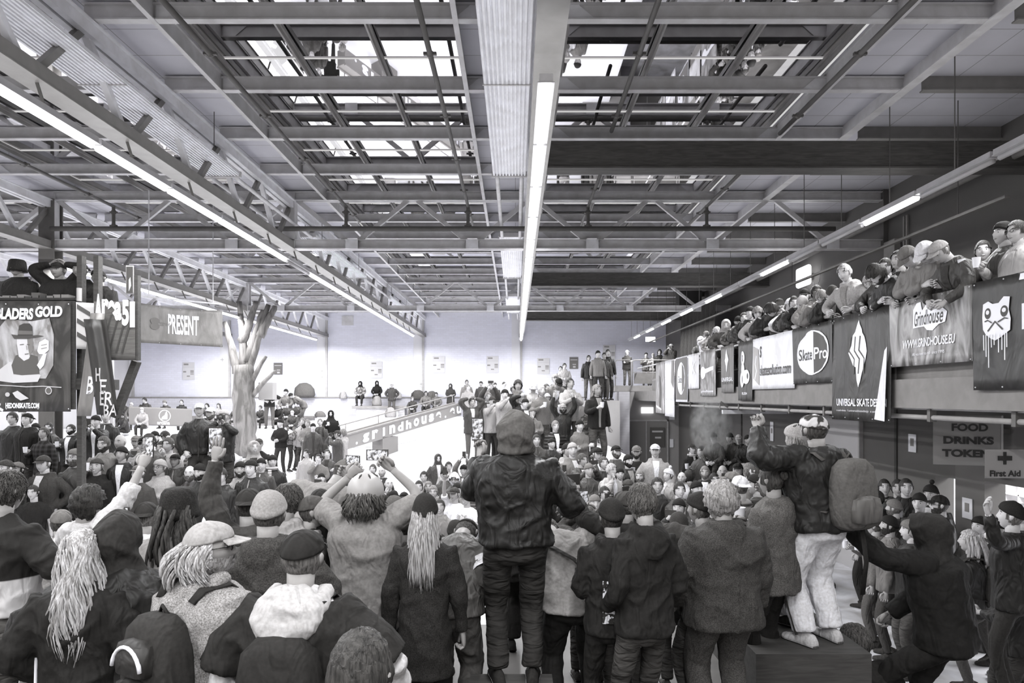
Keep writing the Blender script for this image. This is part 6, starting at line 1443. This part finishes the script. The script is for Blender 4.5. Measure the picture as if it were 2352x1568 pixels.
# drawstring bag, spare helmet on the ground, kit
m_ = MB(); m_.tube([(-2.42, 3.55, 2.1), (-2.45, 3.5, 1.9), (-2.47, 3.5, 1.6), (-2.5, 3.5, 1.4), (-2.5, 3.5, 1.32)], [.02, .10, .17, .16, .05], 14)
q = thing('drawstring_bag', 'grey drawstring bag with white cord at the lower left', 'bag', (0, 0, 0)); b_ = obj('sack', m_, mat('nylon', .07), q, True); obj('cord', MB().tube([(-2.42, 3.5, 2.35), (-2.36, 3.36, 2.1), (-2.34, 3.32, 1.75), (-2.38, 3.32, 1.45), (-2.5, 3.33, 1.36), (-2.6, 3.34, 1.42)], .008, 6), mat('plain', .8), q, True)
x, y = (940-CX)*4.2/F, 4.2; q = thing('helmet', 'white helmet with dark openings on the deck behind the dark head', 'helmet', (x, y, DK)); s_ = MB(); s_.ball((0, 0, .17), (.13, .15, .15), 18); obj('shell', s_, mat('plain', .75, .3), q, True); obj('opening', MB().ball((0, -.11, .15), (.08, .06, .06), 12), mat('plain', .02), q, True)
bag('black rucksack lying on the floor behind the box', 3.55, 8.3, 0, .5, .45, .03, 'backpack')
root = thing('litter_bin', 'dented grey drum against the wall at the right edge', 'bin', (6.35, 9.3, 0)); obj('drum', MB().tube([(0, 0, 0), (0, 0, .03), (0, 0, .4), (0, 0, .43), (0, 0, .85)], [.28, .29, .28, .295, .28], 20), mat('steel', .12, .5), root, True)
rnd = random.Random(8)
for i in range(16):
    x, y = rnd.uniform(3.0, 6.0), rnd.uniform(5.5, 9.0); q = obj('paper_scrap', MB().box(-.04, .04, -.025, .025, 0, .006), mat('plain', .7)); q.location = (x, y, .001); q.rotation_euler = (0, 0, rnd.uniform(0, 3)); tag(q, 'small paper scrap littering the floor at the lower right', 'litter', 'paper scraps on the floor')
# ------------ unique labels for the crowd
from collections import Counter
ct = Counter(d['base'] for d in CROWD); ZN = {'left crowd below the posters': 'left crowd', 'group on the white floor in the middle': 'middle crowd', 'dense group right of the ramp ledge': 'ramp-top crowd', 'crowd at the right near the food signs': 'right crowd', 'row of people along the back wall': 'back wall row', 'stair landing group': 'stair landing', 'balcony': 'balcony'}
ranks = {}
for z in ZN:
    rs = sorted([d for d in CROWD if d['zone'] == z], key=lambda d: d['px'])
    for i, d in enumerate(rs): d['rank'] = i
for d in CROWD:
    z = ZN[d['zone']]; b = d['base']; pl = '%s from left in %s' % (ordn(d['rank']), z); t = b+', '+pl
    if len(t.split()) > 16: t = b.replace(', bearded', '')+', '+pl
    if len(t.split()) > 16: b2 = b.split(','); t = ','.join(b2[:2])+', '+pl
    d['label'] = t; d['root']['label'] = t
    own = b.split(',')[0].replace('person in', 'the')
    if 'item' in d: k, o = d['item']; o['label'] = '%s held by %s, %s' % ({'phone': 'smartphone', 'cup': 'drink cup', 'camera': 'camera'}[k], own.replace('the ', 'the person in ', 1), pl)
    if 'item' in d and len(d['item'][1]['label'].split()) > 16: d['item'][1]['label'] = '%s held by the person %s' % (d['item'][0], pl)
    if 'bp' in d: d['bp']['label'] = 'backpack worn by %s, %s' % (own.replace('the ', 'the person in ', 1), pl)
for o, r_ in RISERS: o['label'] = ('low box under the feet of the '+r_['label'])[:400]; o['label'] = ' '.join(o['label'].split()[:7])+' '+' '.join(r_['label'].split()[-7:])
